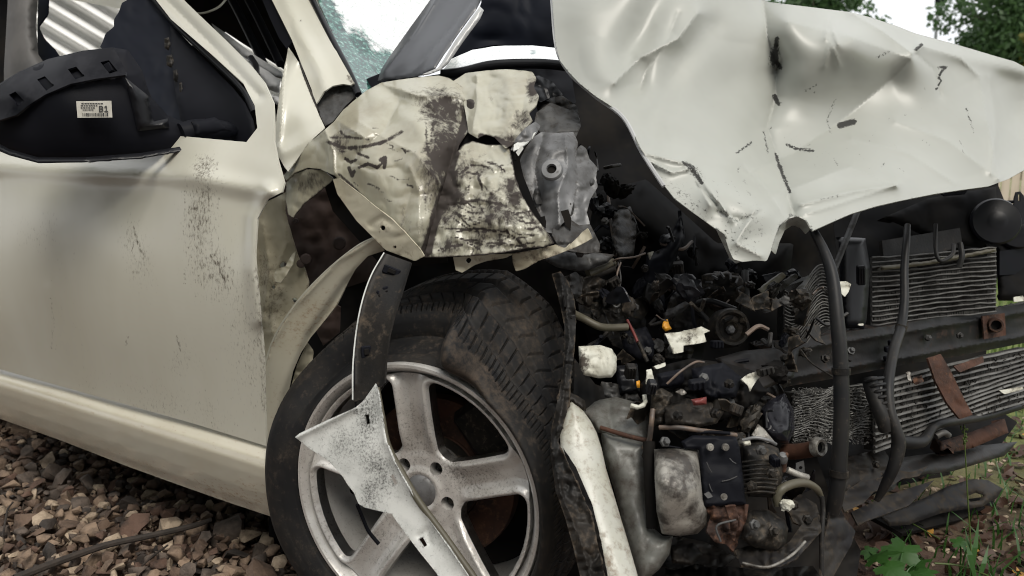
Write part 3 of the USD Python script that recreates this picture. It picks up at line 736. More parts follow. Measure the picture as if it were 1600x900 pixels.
# ------------------------------------------------------------------ crushed fender
def fender_depth(u, v):
    q = np.array([(445, 268, 1.50), (470, 235, 1.47), (507, 203, 1.44), (548, 165, 1.45), (600, 128, 1.47), (650, 120, 1.46), (700, 118, 1.44), (740, 140, 1.40), (835, 112, 1.40), (840, 160, 1.32), (800, 232, 1.27), (740, 222, 1.30), (560, 215, 1.37), (620, 190, 1.37), (660, 200, 1.345), (520, 270, 1.40), (570, 340, 1.32), (620, 300, 1.30), (660, 400, 1.24), (700, 400, 1.22), (690, 300, 1.275), (760, 330, 1.20), (865, 380, 1.16), (810, 300, 1.20), (760, 240, 1.28)])
    f = RBFInterpolator(q[:, :2] / 100, q[:, 2], kernel='thin_plate_spline', smoothing=0.002)
    return f(np.c_[u, v] / 100)


fender = sheet('front_fender', car, 'scuffed', [(443, 275), (452, 262), (463, 245), (482, 224), (507, 203), (522, 190), (536, 172), (552, 158), (573, 141), (596, 129), (620, 125), (650, 121), (685, 118), (700, 121), (716, 131), (736, 146), (743, 160), (740, 180), (730, 205), (716, 226), (707, 258), (697, 296), (684, 338), (668, 386), (660, 402), (648, 398), (620, 372), (590, 338), (560, 306), (540, 290), (522, 274), (500, 264), (480, 262), (460, 270), (447, 282)],
      fender_depth, 'd', 2.8, thick=.0022, jag=.7, crumple=[(.012, 95), (.004, 30)],
      crease=[([(507, 203), (520, 235), (522, 272)], .022, 9, 'v'), ([(600, 132), (655, 150), (715, 150), (738, 160)], .012, 7, 'v'), ([(622, 160), (600, 205), (560, 240)], -.012, 12, 'v'), ([(660, 140), (690, 190), (700, 230)], .012, 10, 'v'), ([(530, 190), (570, 215), (560, 262)], .010, 8, 'v'), ([(596, 130), (640, 170), (690, 185), (735, 190)], -.012, 14, 'g'), ([(560, 190), (600, 215), (650, 240), (690, 290)], .014, 16, 'v'), ([(540, 250), (580, 265), (620, 262)], -.007, 7, 'v'), ([(640, 260), (655, 300), (655, 380)], .009, 12, 'v'), ([(730, 150), (712, 225), (690, 310), (664, 396)], -.022, 12, 'v'), ([(640, 150), (668, 230), (660, 330)], .020, 26, 'g'), ([(575, 150), (560, 200), (600, 290), (640, 350)], .014, 30, 'g')],
      dirt=[('blob', 695, 172, 50, 34, 20, .78), ('blob', 695, 240, 32, 80, 12, .78), ('blob', 655, 150, 30, 14, 10, .42), ('line', [(735, 160), (715, 228), (690, 310), (662, 400)], 9, .95), ('line', [(512, 222), (540, 232), (575, 228), (600, 222), (628, 206)], 3.4, .72), ('line', [(516, 215), (545, 214), (575, 218)], 2.6, .6),  # long border line paints the dark crevice towards the skirt, with dirt in it
            ('line', [(540, 248), (548, 254), (556, 250)], 2.5, .95), ('line', [(560, 262), (575, 256), (590, 262), (600, 252)], 2.5, .95), ('line', [(560, 240), (575, 246)], 2.5, .8), ('line', [(545, 262), (550, 275), (553, 268)], 3, .95), ('line', [(594, 250), (602, 246), (600, 262)], 3, .9), ('line', [(535, 290), (560, 310), (600, 345)], 3, .6), ('blob', 530, 225, 14, 22, 0, .55), ('blob', 640, 360, 30, 30, 0, .36), ('line', [(530, 272), (560, 300), (610, 350), (655, 395)], 2.6, .7)] + scrapes(1, 70, (660, 150, 735, 330), 100, 12, (10, 45), (1, 2), (.35, .75)) + scrapes(2, 26, (520, 200, 640, 330), 15, 25, (6, 22), (.9, 1.8), (.3, .8)),
      edge_dirt=(.30, 3), label='left, creased half of the crushed fender')
sheet('fender_flap', car, 'scuffed', [(722, 150), (706, 128), (728, 114), (760, 110), (790, 108), (818, 110), (832, 112), (838, 122), (834, 136), (842, 150), (838, 165), (826, 176), (832, 188), (816, 206), (800, 226), (790, 232), (772, 214), (758, 210), (746, 216), (732, 208), (728, 180)],
      lambda u, v: fender_depth(u, v) + np.clip((748 - u) / 20, 0, 1) * .012, 'd', 2.4, thick=.002, jag=2.2, crumple=[(.012, 55), (.005, 20)], crease=[([(745, 118), (745, 165), (738, 205)], .012, 9, 'v'), ([(790, 112), (800, 160), (790, 225)], .012, 14, 'g'), ([(825, 120), (815, 180), (795, 228)], -.008, 8, 'v')],
      dirt=[('blob', 834, 140, 12, 22, 0, .8), ('blob', 800, 220, 24, 12, 0, .7), ('line', [(752, 214), (775, 218), (800, 228)], 6, .95), ('blob', 815, 190, 18, 22, 30, .55), ('blob', 770, 150, 30, 30, 0, .2)], edge_dirt=(.45, 3), label='torn upper flap of the crushed fender')
sheet('fender_skirt', car, 'scuffed', [(712, 240), (724, 226), (738, 220), (760, 226), (786, 226), (796, 232), (800, 248), (806, 280), (816, 306), (832, 332), (850, 356), (866, 380), (850, 386), (820, 388), (790, 394), (755, 398), (720, 400), (690, 402), (662, 402), (668, 382), (676, 345), (688, 306), (700, 268)],
      fender_depth, 'd', 2.6, thick=.0022, jag=.9, crumple=[(.015, 60), (.007, 18)],
      crease=[([(720, 232), (730, 300), (700, 400)], .010, 12, 'v'), ([(690, 350), (760, 345), (840, 362)], .009, 14, 'g'), ([(700, 320), (780, 320), (820, 330)], -.006, 7, 'v'), ([(740, 250), (770, 262), (800, 262)], .007, 8, 'v')],
      dirt=[('blob', 705, 300, 26, 70, 10, .72), ('blob', 780, 330, 42, 34, 30, .62), ('blob', 740, 262, 40, 22, 0, .44), ('blob', 800, 300, 16, 40, -20, .74), ('blob', 700, 385, 40, 18, 0, .6), ('blob', 770, 375, 60, 22, 5, .46), ('line', [(712, 240), (690, 310), (668, 395)], 8, .98), ('line', [(820, 330), (866, 380)], 6, .6), ('line', [(715, 318), (750, 312), (790, 322)], 3, .8)] + scrapes(3, 90, (690, 240, 840, 390), 35, 22, (8, 34), (.9, 2), (.4, .9)) + scrapes(4, 40, (670, 330, 840, 395), 2, 14, (10, 40), (.9, 1.8), (.4, .9)),  # border line darkens this side of the crevice by colour, besides the dirt
      edge_dirt=(.8, 4), label='lower scraped half of the crushed fender')
flange = sheet('fender_flange', car, 'muddy', [(520, 280), (530, 278), (567, 306), (583, 320), (613, 343), (632, 362), (657, 390), (663, 400), (648, 408), (633, 402), (603, 391), (577, 365), (557, 345), (527, 303)], [(520, 285, 1.385), (663, 400, 1.222), (603, 391, 1.285), (583, 320, 1.30)], 'd', 3, thick=.002, jag=.5, crumple=(.004, 24),
      holes=[Point(598, 356).buffer(4.2).exterior.coords[:-1], Point(617, 386).buffer(2.6).exterior.coords[:-1]], crease=[([(580, 352), (598, 340), (612, 350)], -.005, 6, 'g')], dirt=[('blob', 598, 356, 18, 13, 30, .5), ('blob', 640, 395, 20, 8, 20, .4)], edge_dirt=(.4, 3))
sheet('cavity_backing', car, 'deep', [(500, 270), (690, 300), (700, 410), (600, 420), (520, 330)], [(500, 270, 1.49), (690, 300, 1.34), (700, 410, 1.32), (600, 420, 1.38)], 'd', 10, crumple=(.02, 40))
sheet('torn_curl', car, 'steel', [(798, 234), (806, 216), (820, 200), (836, 190), (845, 196), (838, 210), (826, 222), (812, 236)], [(798, 234, 1.26), (845, 196, 1.29), (812, 236, 1.25), (826, 205, 1.255)], 'd', 2.4, thick=.002, jag=.8, crumple=(.006, 14), edge_dirt=(.3, 3))
sheet('torn_curl', car, 'flaked', [(803, 226), (824, 212), (838, 206), (830, 218), (812, 232), (802, 236)], [(803, 226, 1.245), (838, 206, 1.265), (812, 232, 1.24)], 'd', 2.4, thick=.002, jag=.8, crumple=(.005, 12))
sheet('torn_curl', car, 'flaked', [(806, 238), (816, 226), (818, 232), (810, 244)], [(806, 238, 1.235)], 'd', 2.4, thick=.002, jag=.6)
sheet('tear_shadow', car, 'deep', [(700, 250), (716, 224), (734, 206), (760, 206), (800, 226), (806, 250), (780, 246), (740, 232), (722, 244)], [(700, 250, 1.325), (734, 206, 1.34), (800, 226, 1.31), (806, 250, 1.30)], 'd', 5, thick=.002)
# lower fender edge running to the crumpled steel
sheet('fender_tab', car, 'muddy', [(708, 402), (760, 398), (804, 396), (792, 402), (760, 408), (742, 414), (722, 426), (712, 422)], [(708, 402, 1.225), (804, 396, 1.205), (720, 424, 1.225)], 'd', 3, thick=.002, holes=[Point(732, 407).buffer(4.5).exterior.coords[:-1]], crumple=(.004, 18), dirt=[('blob', 760, 405, 40, 6, 0, .45)])
sheet('torn_fender_edge', car, 'muddy', [(800, 396), (840, 390), (868, 382), (884, 388), (918, 356), (926, 372), (912, 380), (895, 388), (870, 398), (840, 408), (820, 420), (806, 424), (801, 410)], [(800, 400, 1.20), (868, 388, 1.17), (925, 370, 1.17), (806, 424, 1.20)], 'd', 3, thick=.002, jag=.9, crumple=(.008, 24), dirt=[('blob', 850, 400, 50, 8, -10, .4)], edge_dirt=(.5, 3))

# corner end of the fender, back at the door hinge
sheet('hinge_corner', car, 'scuffed', [(447, 285), (460, 272), (480, 264), (505, 266), (522, 280), (498, 300), (475, 318), (458, 340), (450, 335), (446, 310)], [(447, 285, 1.52), (522, 280, 1.42), (455, 335, 1.50), (480, 264, 1.45)], 'd', 3, thick=.002, jag=.6, crumple=(.006, 20), dirt=[('blob', 485, 285, 30, 16, -20, .35)], edge_dirt=(.5, 3))
sheet('hinge_pillar', car, 'muddy', [(384, 345), (395, 325), (432, 308), (447, 300), (446, 330), (452, 352), (461, 385), (466, 402), (476, 420), (482, 440), (478, 480), (470, 530), (452, 560), (420, 600), (395, 600), (385, 480), (380, 400)],
      [(402, 345, 1.62), (447, 300, 1.55), (461, 385, 1.60), (480, 440, 1.60), (405, 480, 1.66), (415, 590, 1.64), (470, 530, 1.60)], 'd', 3.5, thick=.003, crumple=[(.009, 60), (.003, 20)], crease=[([(440, 310), (448, 380), (428, 430), (424, 520)], .02, 12, 'v'), ([(410, 350), (420, 420), (412, 500)], .012, 9, 'v')],
      holes=[Point(427, 449).buffer(3.4).exterior.coords[:-1], Point(460, 469).buffer(4).exterior.coords[:-1], Point(443, 415).buffer(5.5).exterior.coords[:-1]], dirt=[('blob', 430, 470, 25, 70, 0, .36), ('blob', 412, 430, 10, 40, 0, .5)], edge_dirt=(.5, 5), label='crumpled inner pillar behind the door edge')
sheet('bent_tab', car, 'scuffed', [(428, 430), (432, 420), (446, 416), (456, 398), (462, 392), (458, 412), (446, 432), (438, 442), (430, 440)], [(430, 430, 1.56), (460, 395, 1.58), (440, 440, 1.55)], 'd', 2.5, thick=.002, crumple=(.006, 12))
sheet('wheel_cavity', car, 'brown', [(440, 270), (560, 270), (610, 380), (600, 430), (480, 470), (445, 440)], [(440, 270, 1.72), (560, 270, 1.62), (600, 430, 1.62), (480, 470, 1.72)], 'd', 7, crumple=[(.03, 60), (.012, 22)])
for (u, v, r_) in ((462, 345, .006), (478, 405, .012), (470, 412, .009), (530, 380, .014)):
    put('grommet', placed(lathe([(0, .006), (r_ * .8, .005), (r_, 0), (0, -.01)], 16), at_d(u, v, 1.585), (10, 20, 0)), 'brown', car, smooth=40)
# rear part of the wheel-arch lip
sheet('arch_lip', car, 'sill', [(592, 370), (575, 376), (556, 388), (530, 407), (505, 430), (480, 455), (458, 482), (438, 512), (424, 540), (414, 575), (409, 610), (409, 650), (413, 700), (421, 703), (431, 690), (441, 665), (449, 622), (458, 580), (470, 552), (485, 528), (508, 500), (525, 478), (542, 445), (556, 420), (575, 400), (600, 392)],
      [(592, 370, 1.335), (530, 407, 1.40), (458, 482, 1.475), (409, 610, 1.525), (415, 700, 1.53), (600, 392, 1.335), (540, 445, 1.405), (485, 528, 1.475), (449, 622, 1.525), (431, 690, 1.535)], 'd', 3, thick=.0025,
      crease=[([(592, 370), (530, 407), (458, 482), (424, 540), (409, 610), (411, 700)], .007, 5, 'v'), ([(600, 392), (542, 445), (485, 528), (449, 622), (431, 690)], -.015, 9, 'g')], dirt=[('blob', 485, 500, 60, 30, -50, .28), ('blob', 430, 640, 14, 60, 0, .22)], edge_dirt=(.3, 3), label='cream wheel arch lip behind the tyre')
tube('arch_edge', car, 'paint', [(592, 369, 1.333), (556, 387, 1.37), (505, 429, 1.425), (458, 481, 1.473), (424, 539, 1.51), (409, 609, 1.523), (410, 690, 1.527)], .0028, n=6)
sheet('liner_tear', car, 'muddy', [(452, 615), (464, 570), (480, 535), (490, 548), (488, 575), (478, 600), (466, 600), (458, 640)], [(452, 615, 1.56), (490, 545, 1.52), (478, 600, 1.55)], 'd', 3, thick=.002, jag=1.5, crumple=(.01, 18))
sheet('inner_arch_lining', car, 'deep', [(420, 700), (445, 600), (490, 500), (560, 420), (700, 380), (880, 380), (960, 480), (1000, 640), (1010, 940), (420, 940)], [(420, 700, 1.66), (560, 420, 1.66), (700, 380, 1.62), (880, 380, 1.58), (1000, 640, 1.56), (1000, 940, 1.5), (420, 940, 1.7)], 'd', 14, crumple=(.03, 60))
sheet('inner_arch_fold', car, 'brown', [(488, 490), (515, 470), (532, 480), (530, 520), (505, 540), (495, 520)], [(488, 490, 1.55), (532, 480, 1.52), (505, 540, 1.54)], 'd', 4, crumple=(.008, 20), thick=.002)

# hanging wheel-arch moulding: a dark back with clips, then the painted end across the wheel
strip = sheet('hanging_moulding', car, 'dusty', [(600, 395), (642, 410), (634, 436), (626, 462), (616, 492), (608, 524), (603, 560), (601, 598), (590, 612), (578, 620), (552, 628), (551, 600), (553, 555), (558, 510), (566, 470), (580, 430)], [(600, 395, 1.235), (642, 410, 1.225), (616, 492, 1.175), (558, 510, 1.19), (552, 628, 1.155), (600, 600, 1.15)], 'd', 3, thick=.003,
      crease=[([(600, 395), (580, 430), (566, 470), (556, 520), (551, 600)], .006, 4, 'v'), ([(642, 410), (626, 462), (608, 524), (601, 598)], .006, 4, 'v')], dirt=[('blob', 580, 500, 30, 80, 15, .2)], label='dirty black inner side of the hanging arch moulding')
tube('moulding_edge', strip, 'flaked', [(600, 395, 1.228), (580, 430, 1.21), (566, 470, 1.19), (557, 515, 1.178), (551.5, 570, 1.155), (551, 625, 1.145)], .0012, n=6)
for (u, v, w, h, ang) in ((612, 424, 28, 14, 22), (606, 460, 10, 26, -18), (594, 466, 5, 26, -18), (573, 550, 17, 20, -5)):
    dd = 1.235 + (v - 400) / 230 * (1.155 - 1.235) - .008
    put('clip_seat', placed(chamfer_box((w / FPX * dd, h / FPX * dd, .010), .002), at_d(u, v, dd), (0, 0, -ang)), 'matt', strip)
    put('clip_hole', placed(chamfer_box((w * .45 / FPX * dd, h * .5 / FPX * dd, .004), .001), at_d(u, v, dd - .006), (0, 0, -ang)), 'deep', strip)
slot = lambda u, v, w, h, a: [tuple(q) for q in np.array([(-w, -h), (w, -h), (w, h), (-w, h)]) @ np.array([[math.cos(a), math.sin(a)], [-math.sin(a), math.cos(a)]]) + (u, v)]
mould = sheet('moulding_end', car, 'flaked', [(461, 683), (468, 677), (510, 657), (555, 637), (567, 627), (578, 612), (587, 599), (592, 620), (596, 645), (600, 667), (607, 700), (616, 722), (627, 742), (647, 777), (665, 804), (683, 830), (720, 883), (742, 915), (694, 915), (680, 893), (655, 862), (633, 833), (618, 812), (612, 803), (590, 798), (570, 793), (560, 787), (553, 770), (543, 757), (535, 744), (527, 735), (515, 722), (503, 713), (485, 702)],
      [(461, 683, 1.175), (587, 600, 1.145), (600, 700, 1.12), (543, 757, 1.14), (640, 800, 1.105), (742, 915, 1.07), (694, 915, 1.075)], 'd', 3, thick=.0028, holes=[slot(574, 655, 3.2, 7.5, -.15), slot(615, 750, 3.4, 7.5, -.45), slot(661, 847, 3.4, 7.5, -.5)],
      crease=[([(463, 684), (555, 638)], .010, 6, 'v'), ([(590, 610), (602, 690), (640, 765), (742, 912)], .008, 6, 'v'), ([(655, 838), (668, 828), (672, 848)], -.003, 5, 'g')],
      dirt=[('blob', 575, 650, 16, 50, -5, .55), ('blob', 585, 720, 22, 60, -20, .42), ('blob', 540, 690, 40, 30, 0, .26), ('blob', 580, 770, 16, 30, 0, .46), ('blob', 560, 640, 14, 14, 0, .5)], edge_dirt=(.35, 3), label='white torn end of the arch moulding over the wheel')
tube('moulding_lip', car, 'olive', [(590, 606, 1.145), (597, 650, 1.132), (606, 696, 1.12), (630, 742, 1.11), (655, 784, 1.10), (692, 834, 1.088), (752, 918, 1.065)], [.0035, .0045, .005, .005, .005, .005, .005], n=8)
tube('moulding_strap', car, 'black', [(553, 560, 1.16), (553, 600, 1.16), (556, 640, 1.165)], .0016, n=6)
tube('moulding_wire', car, 'matt', [(558, 788, 1.16), (565, 805, 1.165), (576, 830, 1.17), (592, 850, 1.17)], .003, n=6)

# ------------------------------------------------------------------ bonnet, folded up and forward
def hood_depth(u, v):
    q = np.array([(862, -60, 1.50), (866, 0, 1.45), (872, 80, 1.40), (890, 112, 1.375), (935, 170, 1.32), (985, 225, 1.265), (1020, 290, 1.225), (1060, 335, 1.19), (1110, 370, 1.165), (1145, 398, 1.15), (1175, 408, 1.145), (1200, 405, 1.15), (1218, 360, 1.17), (1245, 342, 1.19), (1268, 358, 1.19), (1340, 328, 1.255), (1420, 308, 1.335), (1500, 295, 1.43), (1560, 290, 1.50), (1620, 262, 1.57),
                  (1640, 110, 1.74), (1600, 100, 1.70), (1520, 80, 1.66), (1430, 56, 1.62), (1320, 24, 1.60), (1200, 2, 1.56), (1190, -60, 1.60), (1000, -60, 1.44), (930, 30, 1.41), (1000, 30, 1.385), (1090, 20, 1.45), (1000, 130, 1.345), (1090, 110, 1.40), (1090, 200, 1.315), (1150, 120, 1.46), (1140, 290, 1.215), (1050, 270, 1.235),
                  (1230, 34, 1.47), (1330, 58, 1.455), (1425, 92, 1.515), (1215, 110, 1.475), (1250, 120, 1.45), (1330, 120, 1.475), (1400, 128, 1.515), (1320, 185, 1.485), (1240, 240, 1.40), (1185, 262, 1.30), (1290, 275, 1.315), (1400, 262, 1.395), (1500, 225, 1.50), (1540, 195, 1.555), (1500, 110, 1.61), (1585, 180, 1.65)])
    f = RBFInterpolator(q[:, :2] / 100, q[:, 2], kernel='thin_plate_spline', smoothing=0.0006)
    return f(np.c_[u, v] / 100)


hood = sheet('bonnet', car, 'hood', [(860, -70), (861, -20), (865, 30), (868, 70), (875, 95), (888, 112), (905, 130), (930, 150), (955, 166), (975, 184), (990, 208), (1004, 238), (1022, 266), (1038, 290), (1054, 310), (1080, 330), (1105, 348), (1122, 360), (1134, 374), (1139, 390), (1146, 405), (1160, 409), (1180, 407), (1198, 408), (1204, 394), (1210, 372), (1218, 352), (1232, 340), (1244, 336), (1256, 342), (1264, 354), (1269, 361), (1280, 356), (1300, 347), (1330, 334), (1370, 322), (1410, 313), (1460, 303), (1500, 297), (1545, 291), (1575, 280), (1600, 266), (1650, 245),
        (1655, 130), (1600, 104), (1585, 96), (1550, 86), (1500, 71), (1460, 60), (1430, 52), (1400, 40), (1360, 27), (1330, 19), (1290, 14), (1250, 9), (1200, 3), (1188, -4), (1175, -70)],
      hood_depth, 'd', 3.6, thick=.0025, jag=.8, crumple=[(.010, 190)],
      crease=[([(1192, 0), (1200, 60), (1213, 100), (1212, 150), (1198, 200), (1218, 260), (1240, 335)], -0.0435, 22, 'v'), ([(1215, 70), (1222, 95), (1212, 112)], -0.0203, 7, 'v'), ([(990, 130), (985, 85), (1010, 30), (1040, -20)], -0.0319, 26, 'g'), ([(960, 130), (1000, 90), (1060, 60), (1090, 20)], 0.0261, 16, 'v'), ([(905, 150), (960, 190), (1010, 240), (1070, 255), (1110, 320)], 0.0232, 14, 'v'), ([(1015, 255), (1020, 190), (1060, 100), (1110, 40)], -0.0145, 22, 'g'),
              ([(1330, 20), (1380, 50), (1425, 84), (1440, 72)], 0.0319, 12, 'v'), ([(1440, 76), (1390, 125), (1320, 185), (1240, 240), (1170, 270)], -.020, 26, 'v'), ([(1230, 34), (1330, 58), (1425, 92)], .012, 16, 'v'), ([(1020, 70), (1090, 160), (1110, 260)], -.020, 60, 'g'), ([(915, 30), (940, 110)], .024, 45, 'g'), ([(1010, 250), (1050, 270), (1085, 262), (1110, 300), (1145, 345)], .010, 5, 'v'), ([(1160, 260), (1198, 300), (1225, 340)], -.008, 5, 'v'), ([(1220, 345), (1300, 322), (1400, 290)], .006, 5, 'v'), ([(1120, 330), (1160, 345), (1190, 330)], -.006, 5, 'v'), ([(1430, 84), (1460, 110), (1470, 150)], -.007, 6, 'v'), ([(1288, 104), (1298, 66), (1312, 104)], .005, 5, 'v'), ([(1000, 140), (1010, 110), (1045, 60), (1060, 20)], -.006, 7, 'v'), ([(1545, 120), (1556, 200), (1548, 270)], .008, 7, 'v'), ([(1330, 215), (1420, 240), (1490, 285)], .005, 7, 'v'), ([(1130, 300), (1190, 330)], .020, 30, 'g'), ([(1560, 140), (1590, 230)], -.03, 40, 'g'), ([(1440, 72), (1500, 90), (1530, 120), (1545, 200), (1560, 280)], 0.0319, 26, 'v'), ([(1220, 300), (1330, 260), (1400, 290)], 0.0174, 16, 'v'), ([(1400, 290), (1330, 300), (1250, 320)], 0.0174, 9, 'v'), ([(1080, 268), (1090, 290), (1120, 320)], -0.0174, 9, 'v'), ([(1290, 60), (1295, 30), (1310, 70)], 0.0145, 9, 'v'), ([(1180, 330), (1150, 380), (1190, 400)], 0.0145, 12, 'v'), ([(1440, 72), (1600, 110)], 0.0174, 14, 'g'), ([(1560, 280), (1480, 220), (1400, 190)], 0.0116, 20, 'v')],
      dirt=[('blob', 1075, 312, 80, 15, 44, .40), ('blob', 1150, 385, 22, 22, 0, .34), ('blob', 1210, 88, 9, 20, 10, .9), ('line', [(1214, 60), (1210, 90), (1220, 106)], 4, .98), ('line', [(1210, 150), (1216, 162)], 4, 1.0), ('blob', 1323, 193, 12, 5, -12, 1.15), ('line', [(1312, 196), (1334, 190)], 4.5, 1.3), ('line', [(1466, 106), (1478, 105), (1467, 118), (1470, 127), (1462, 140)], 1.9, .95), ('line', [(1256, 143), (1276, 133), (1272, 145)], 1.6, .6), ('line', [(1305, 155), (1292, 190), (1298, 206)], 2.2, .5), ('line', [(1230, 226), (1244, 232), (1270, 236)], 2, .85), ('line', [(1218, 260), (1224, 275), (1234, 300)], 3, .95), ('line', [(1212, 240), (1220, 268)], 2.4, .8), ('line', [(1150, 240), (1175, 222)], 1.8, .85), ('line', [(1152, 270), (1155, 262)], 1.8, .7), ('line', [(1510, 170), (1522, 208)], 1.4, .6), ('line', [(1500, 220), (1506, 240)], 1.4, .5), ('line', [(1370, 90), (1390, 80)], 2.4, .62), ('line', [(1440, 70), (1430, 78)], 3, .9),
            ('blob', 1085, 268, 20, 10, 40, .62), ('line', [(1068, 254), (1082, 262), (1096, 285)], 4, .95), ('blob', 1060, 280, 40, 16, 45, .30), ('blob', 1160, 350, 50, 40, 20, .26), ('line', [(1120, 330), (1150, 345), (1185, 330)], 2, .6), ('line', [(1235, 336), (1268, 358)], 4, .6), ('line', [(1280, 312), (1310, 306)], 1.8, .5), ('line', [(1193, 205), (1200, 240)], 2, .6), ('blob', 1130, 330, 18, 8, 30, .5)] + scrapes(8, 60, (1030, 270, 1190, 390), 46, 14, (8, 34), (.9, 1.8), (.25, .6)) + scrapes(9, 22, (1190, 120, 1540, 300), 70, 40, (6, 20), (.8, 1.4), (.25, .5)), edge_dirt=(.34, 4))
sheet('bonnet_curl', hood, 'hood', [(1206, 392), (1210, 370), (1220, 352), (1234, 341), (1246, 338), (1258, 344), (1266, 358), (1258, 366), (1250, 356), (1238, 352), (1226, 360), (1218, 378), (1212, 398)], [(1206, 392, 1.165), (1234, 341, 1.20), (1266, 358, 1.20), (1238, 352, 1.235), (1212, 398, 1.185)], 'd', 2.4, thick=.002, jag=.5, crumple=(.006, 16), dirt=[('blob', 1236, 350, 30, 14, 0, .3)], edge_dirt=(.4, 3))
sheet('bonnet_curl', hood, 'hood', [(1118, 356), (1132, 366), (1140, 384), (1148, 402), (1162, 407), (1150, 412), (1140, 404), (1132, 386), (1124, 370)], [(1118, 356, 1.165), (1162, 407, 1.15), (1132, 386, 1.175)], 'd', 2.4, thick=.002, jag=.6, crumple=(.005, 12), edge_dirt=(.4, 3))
tube('bonnet_hem', hood, 'liner_light', [(862, 0, 1.466), (869, 72, 1.405), (889, 113, 1.378), (932, 152, 1.335), (974, 184, 1.29), (1003, 238, 1.253), (1037, 291, 1.215)], .0035, n=6)
sheet('bonnet_underside', car, 'liner', [(590, 126), (596, 108), (606, 92), (640, 44), (672, 0), (700, -40), (770, -40), (752, 0), (745, 14), (720, 48), (695, 84), (680, 108), (660, 118), (620, 124)], [(592, 126, 1.62), (640, 44, 1.66), (690, -40, 1.72), (770, -40, 1.66), (720, 48, 1.58), (670, 112, 1.53)], 'd', 4, thick=.004, inflate=(.012, 16), crease=[([(600, 112), (650, 50), (700, -30)], .014, 6, 'v'), ([(640, 118), (700, 50), (745, -10)], -.008, 8, 'v')], edge_dirt=(.3, 4), label='grey underside edge of the folded bonnet')
sheet('bonnet_brace', car, 'liner_light', [(660, 116), (684, 106), (690, 98), (712, 62), (742, 20), (750, 10), (756, 16), (750, 30), (726, 62), (700, 100), (688, 110), (672, 116)], [(660, 116, 1.515), (750, 14, 1.56), (720, 60, 1.54)], 'd', 3, thick=.003, inflate=(.006, 7))
sheet('insulation_pad', car, 'navy', [(752, -40), (752, 4), (742, 30), (722, 66), (704, 92), (740, 76), (772, 70), (830, 70), (874, 74), (890, 70), (890, -60), (800, -70)], [(752, 0, 1.60), (704, 92, 1.56), (772, 72, 1.62), (874, 74, 1.56), (890, -60, 1.62)], 'd', 6, crumple=(.012, 60), thick=.004)
sheet('windscreen_lower_strip', car, 'glass', [(692, 110), (706, 92), (738, 78), (772, 71), (830, 71), (872, 74), (885, 96), (846, 96), (800, 96), (760, 102), (720, 114)], [(692, 110, 1.80), (772, 71, 1.95), (885, 96, 1.80), (740, 108, 1.78)], 'd', 4, thick=.004, dirt=[('blob', 833, 82, 6, 8, 0, .3)])
tube('scuttle_edge', car, 'black', [(690, 116, 1.60), (724, 112, 1.59), (762, 103, 1.58), (800, 100, 1.57), (850, 100, 1.555), (890, 104, 1.54)], .010, n=10)
sheet('windscreen', car, 'glass', [(478, -50), (500, 8), (524, 60), (548, 110), (560, 150), (580, 146), (600, 112), (640, 52), (680, -10), (700, -50)], [(478, -50, 1.92), (500, 8, 1.82), (548, 110, 1.68), (575, 148, 1.64), (600, 112, 1.78), (680, -10, 2.05), (700, -50, 2.12)], 'd', 3.2, thick=.005,
      dirt=[('line', [(478, -40), (500, 8), (524, 60), (548, 110), (566, 150)], 20, .72), ('blob', 582, 118, 46, 30, -40, .72), ('blob', 558, 88, 32, 48, -25, .56), ('blob', 535, 45, 16, 60, -24, .26)], crumple=[(.01, 60)])
sheet('scuttle_panel', car, 'matt', [(556, 130), (600, 112), (660, 120), (720, 110), (760, 104), (890, 100), (900, 160), (830, 200), (700, 200), (560, 180)], [(556, 140, 1.70), (660, 120, 1.66), (890, 100, 1.68), (830, 200, 1.55), (560, 180, 1.68)], 'd', 10, crumple=(.02, 40))
# ------------------------------------------------------------------ front wheel, steered a little, its tyre off the bead
ST = 0.1736
WN = np.array([math.sin(ST), -math.cos(ST), 0.0]); W1 = np.array([math.cos(ST), math.sin(ST), 0.0]); W2 = np.array([0, 0, 1.0])
WF = np.eye(4); WF[:3, 0], WF[:3, 1], WF[:3, 2] = W1, W2, WN


def wheel_at(a, b, h):
    a, b, h = np.asarray(a, float), np.asarray(b, float), np.asarray(h, float)
    return WHEEL + a[..., None] * W1 + b[..., None] * W2 + h[..., None] * WN


wheel = thing('front_wheel', parent=car)
# rim: lip and barrel by lathe, face with five spokes cut from a sheet
lip = lathe([(.2235, -.016), (.2245, -.004), (.2225, .0015), (.2175, .0015), (.2135, -.003), (.2115, -.010), (.2075, -.016), (.205, -.030), (.201, -.060), (.198, -.17), (.204, -.19), (.2235, -.196), (.2245, -.190), (.206, -.182), (.203, -.17), (.206, -.06), (.211, -.03)], 96, WF, WHEEL, closed=True)
rim = put('alloy_rim', lip, 'alloy', wheel, smooth=35)
A0 = [math.radians(20 + 72 * k) for k in range(5)]
wins = []
for k in range(5):
    c = A0[k] + math.radians(36)
    pts = [(.074, c)] + [(r, c + s * math.radians(w)) for s, seq in ((1, [(.080, 11), (.11, 18.5), (.15, 23.5), (.190, 26)]), ) for r, w in seq] + [(.197, c + t) for t in np.radians(np.linspace(26, -26, 9))] + [(r, c - math.radians(w)) for r, w in [(.190, 26), (.15, 23.5), (.11, 18.5), (.080, 11)]]
    q = Polygon([(r * math.cos(a), r * math.sin(a)) for r, a in pts]).buffer(-.012).buffer(.012)
    wins.append(q)
bores = [Point(.051 * math.cos(a), .051 * math.sin(a)).buffer(.0115, 8) for a in [x + math.radians(36) for x in A0]]
S_ = 1000.0                                       # the sheet helper's step is in these units per metre


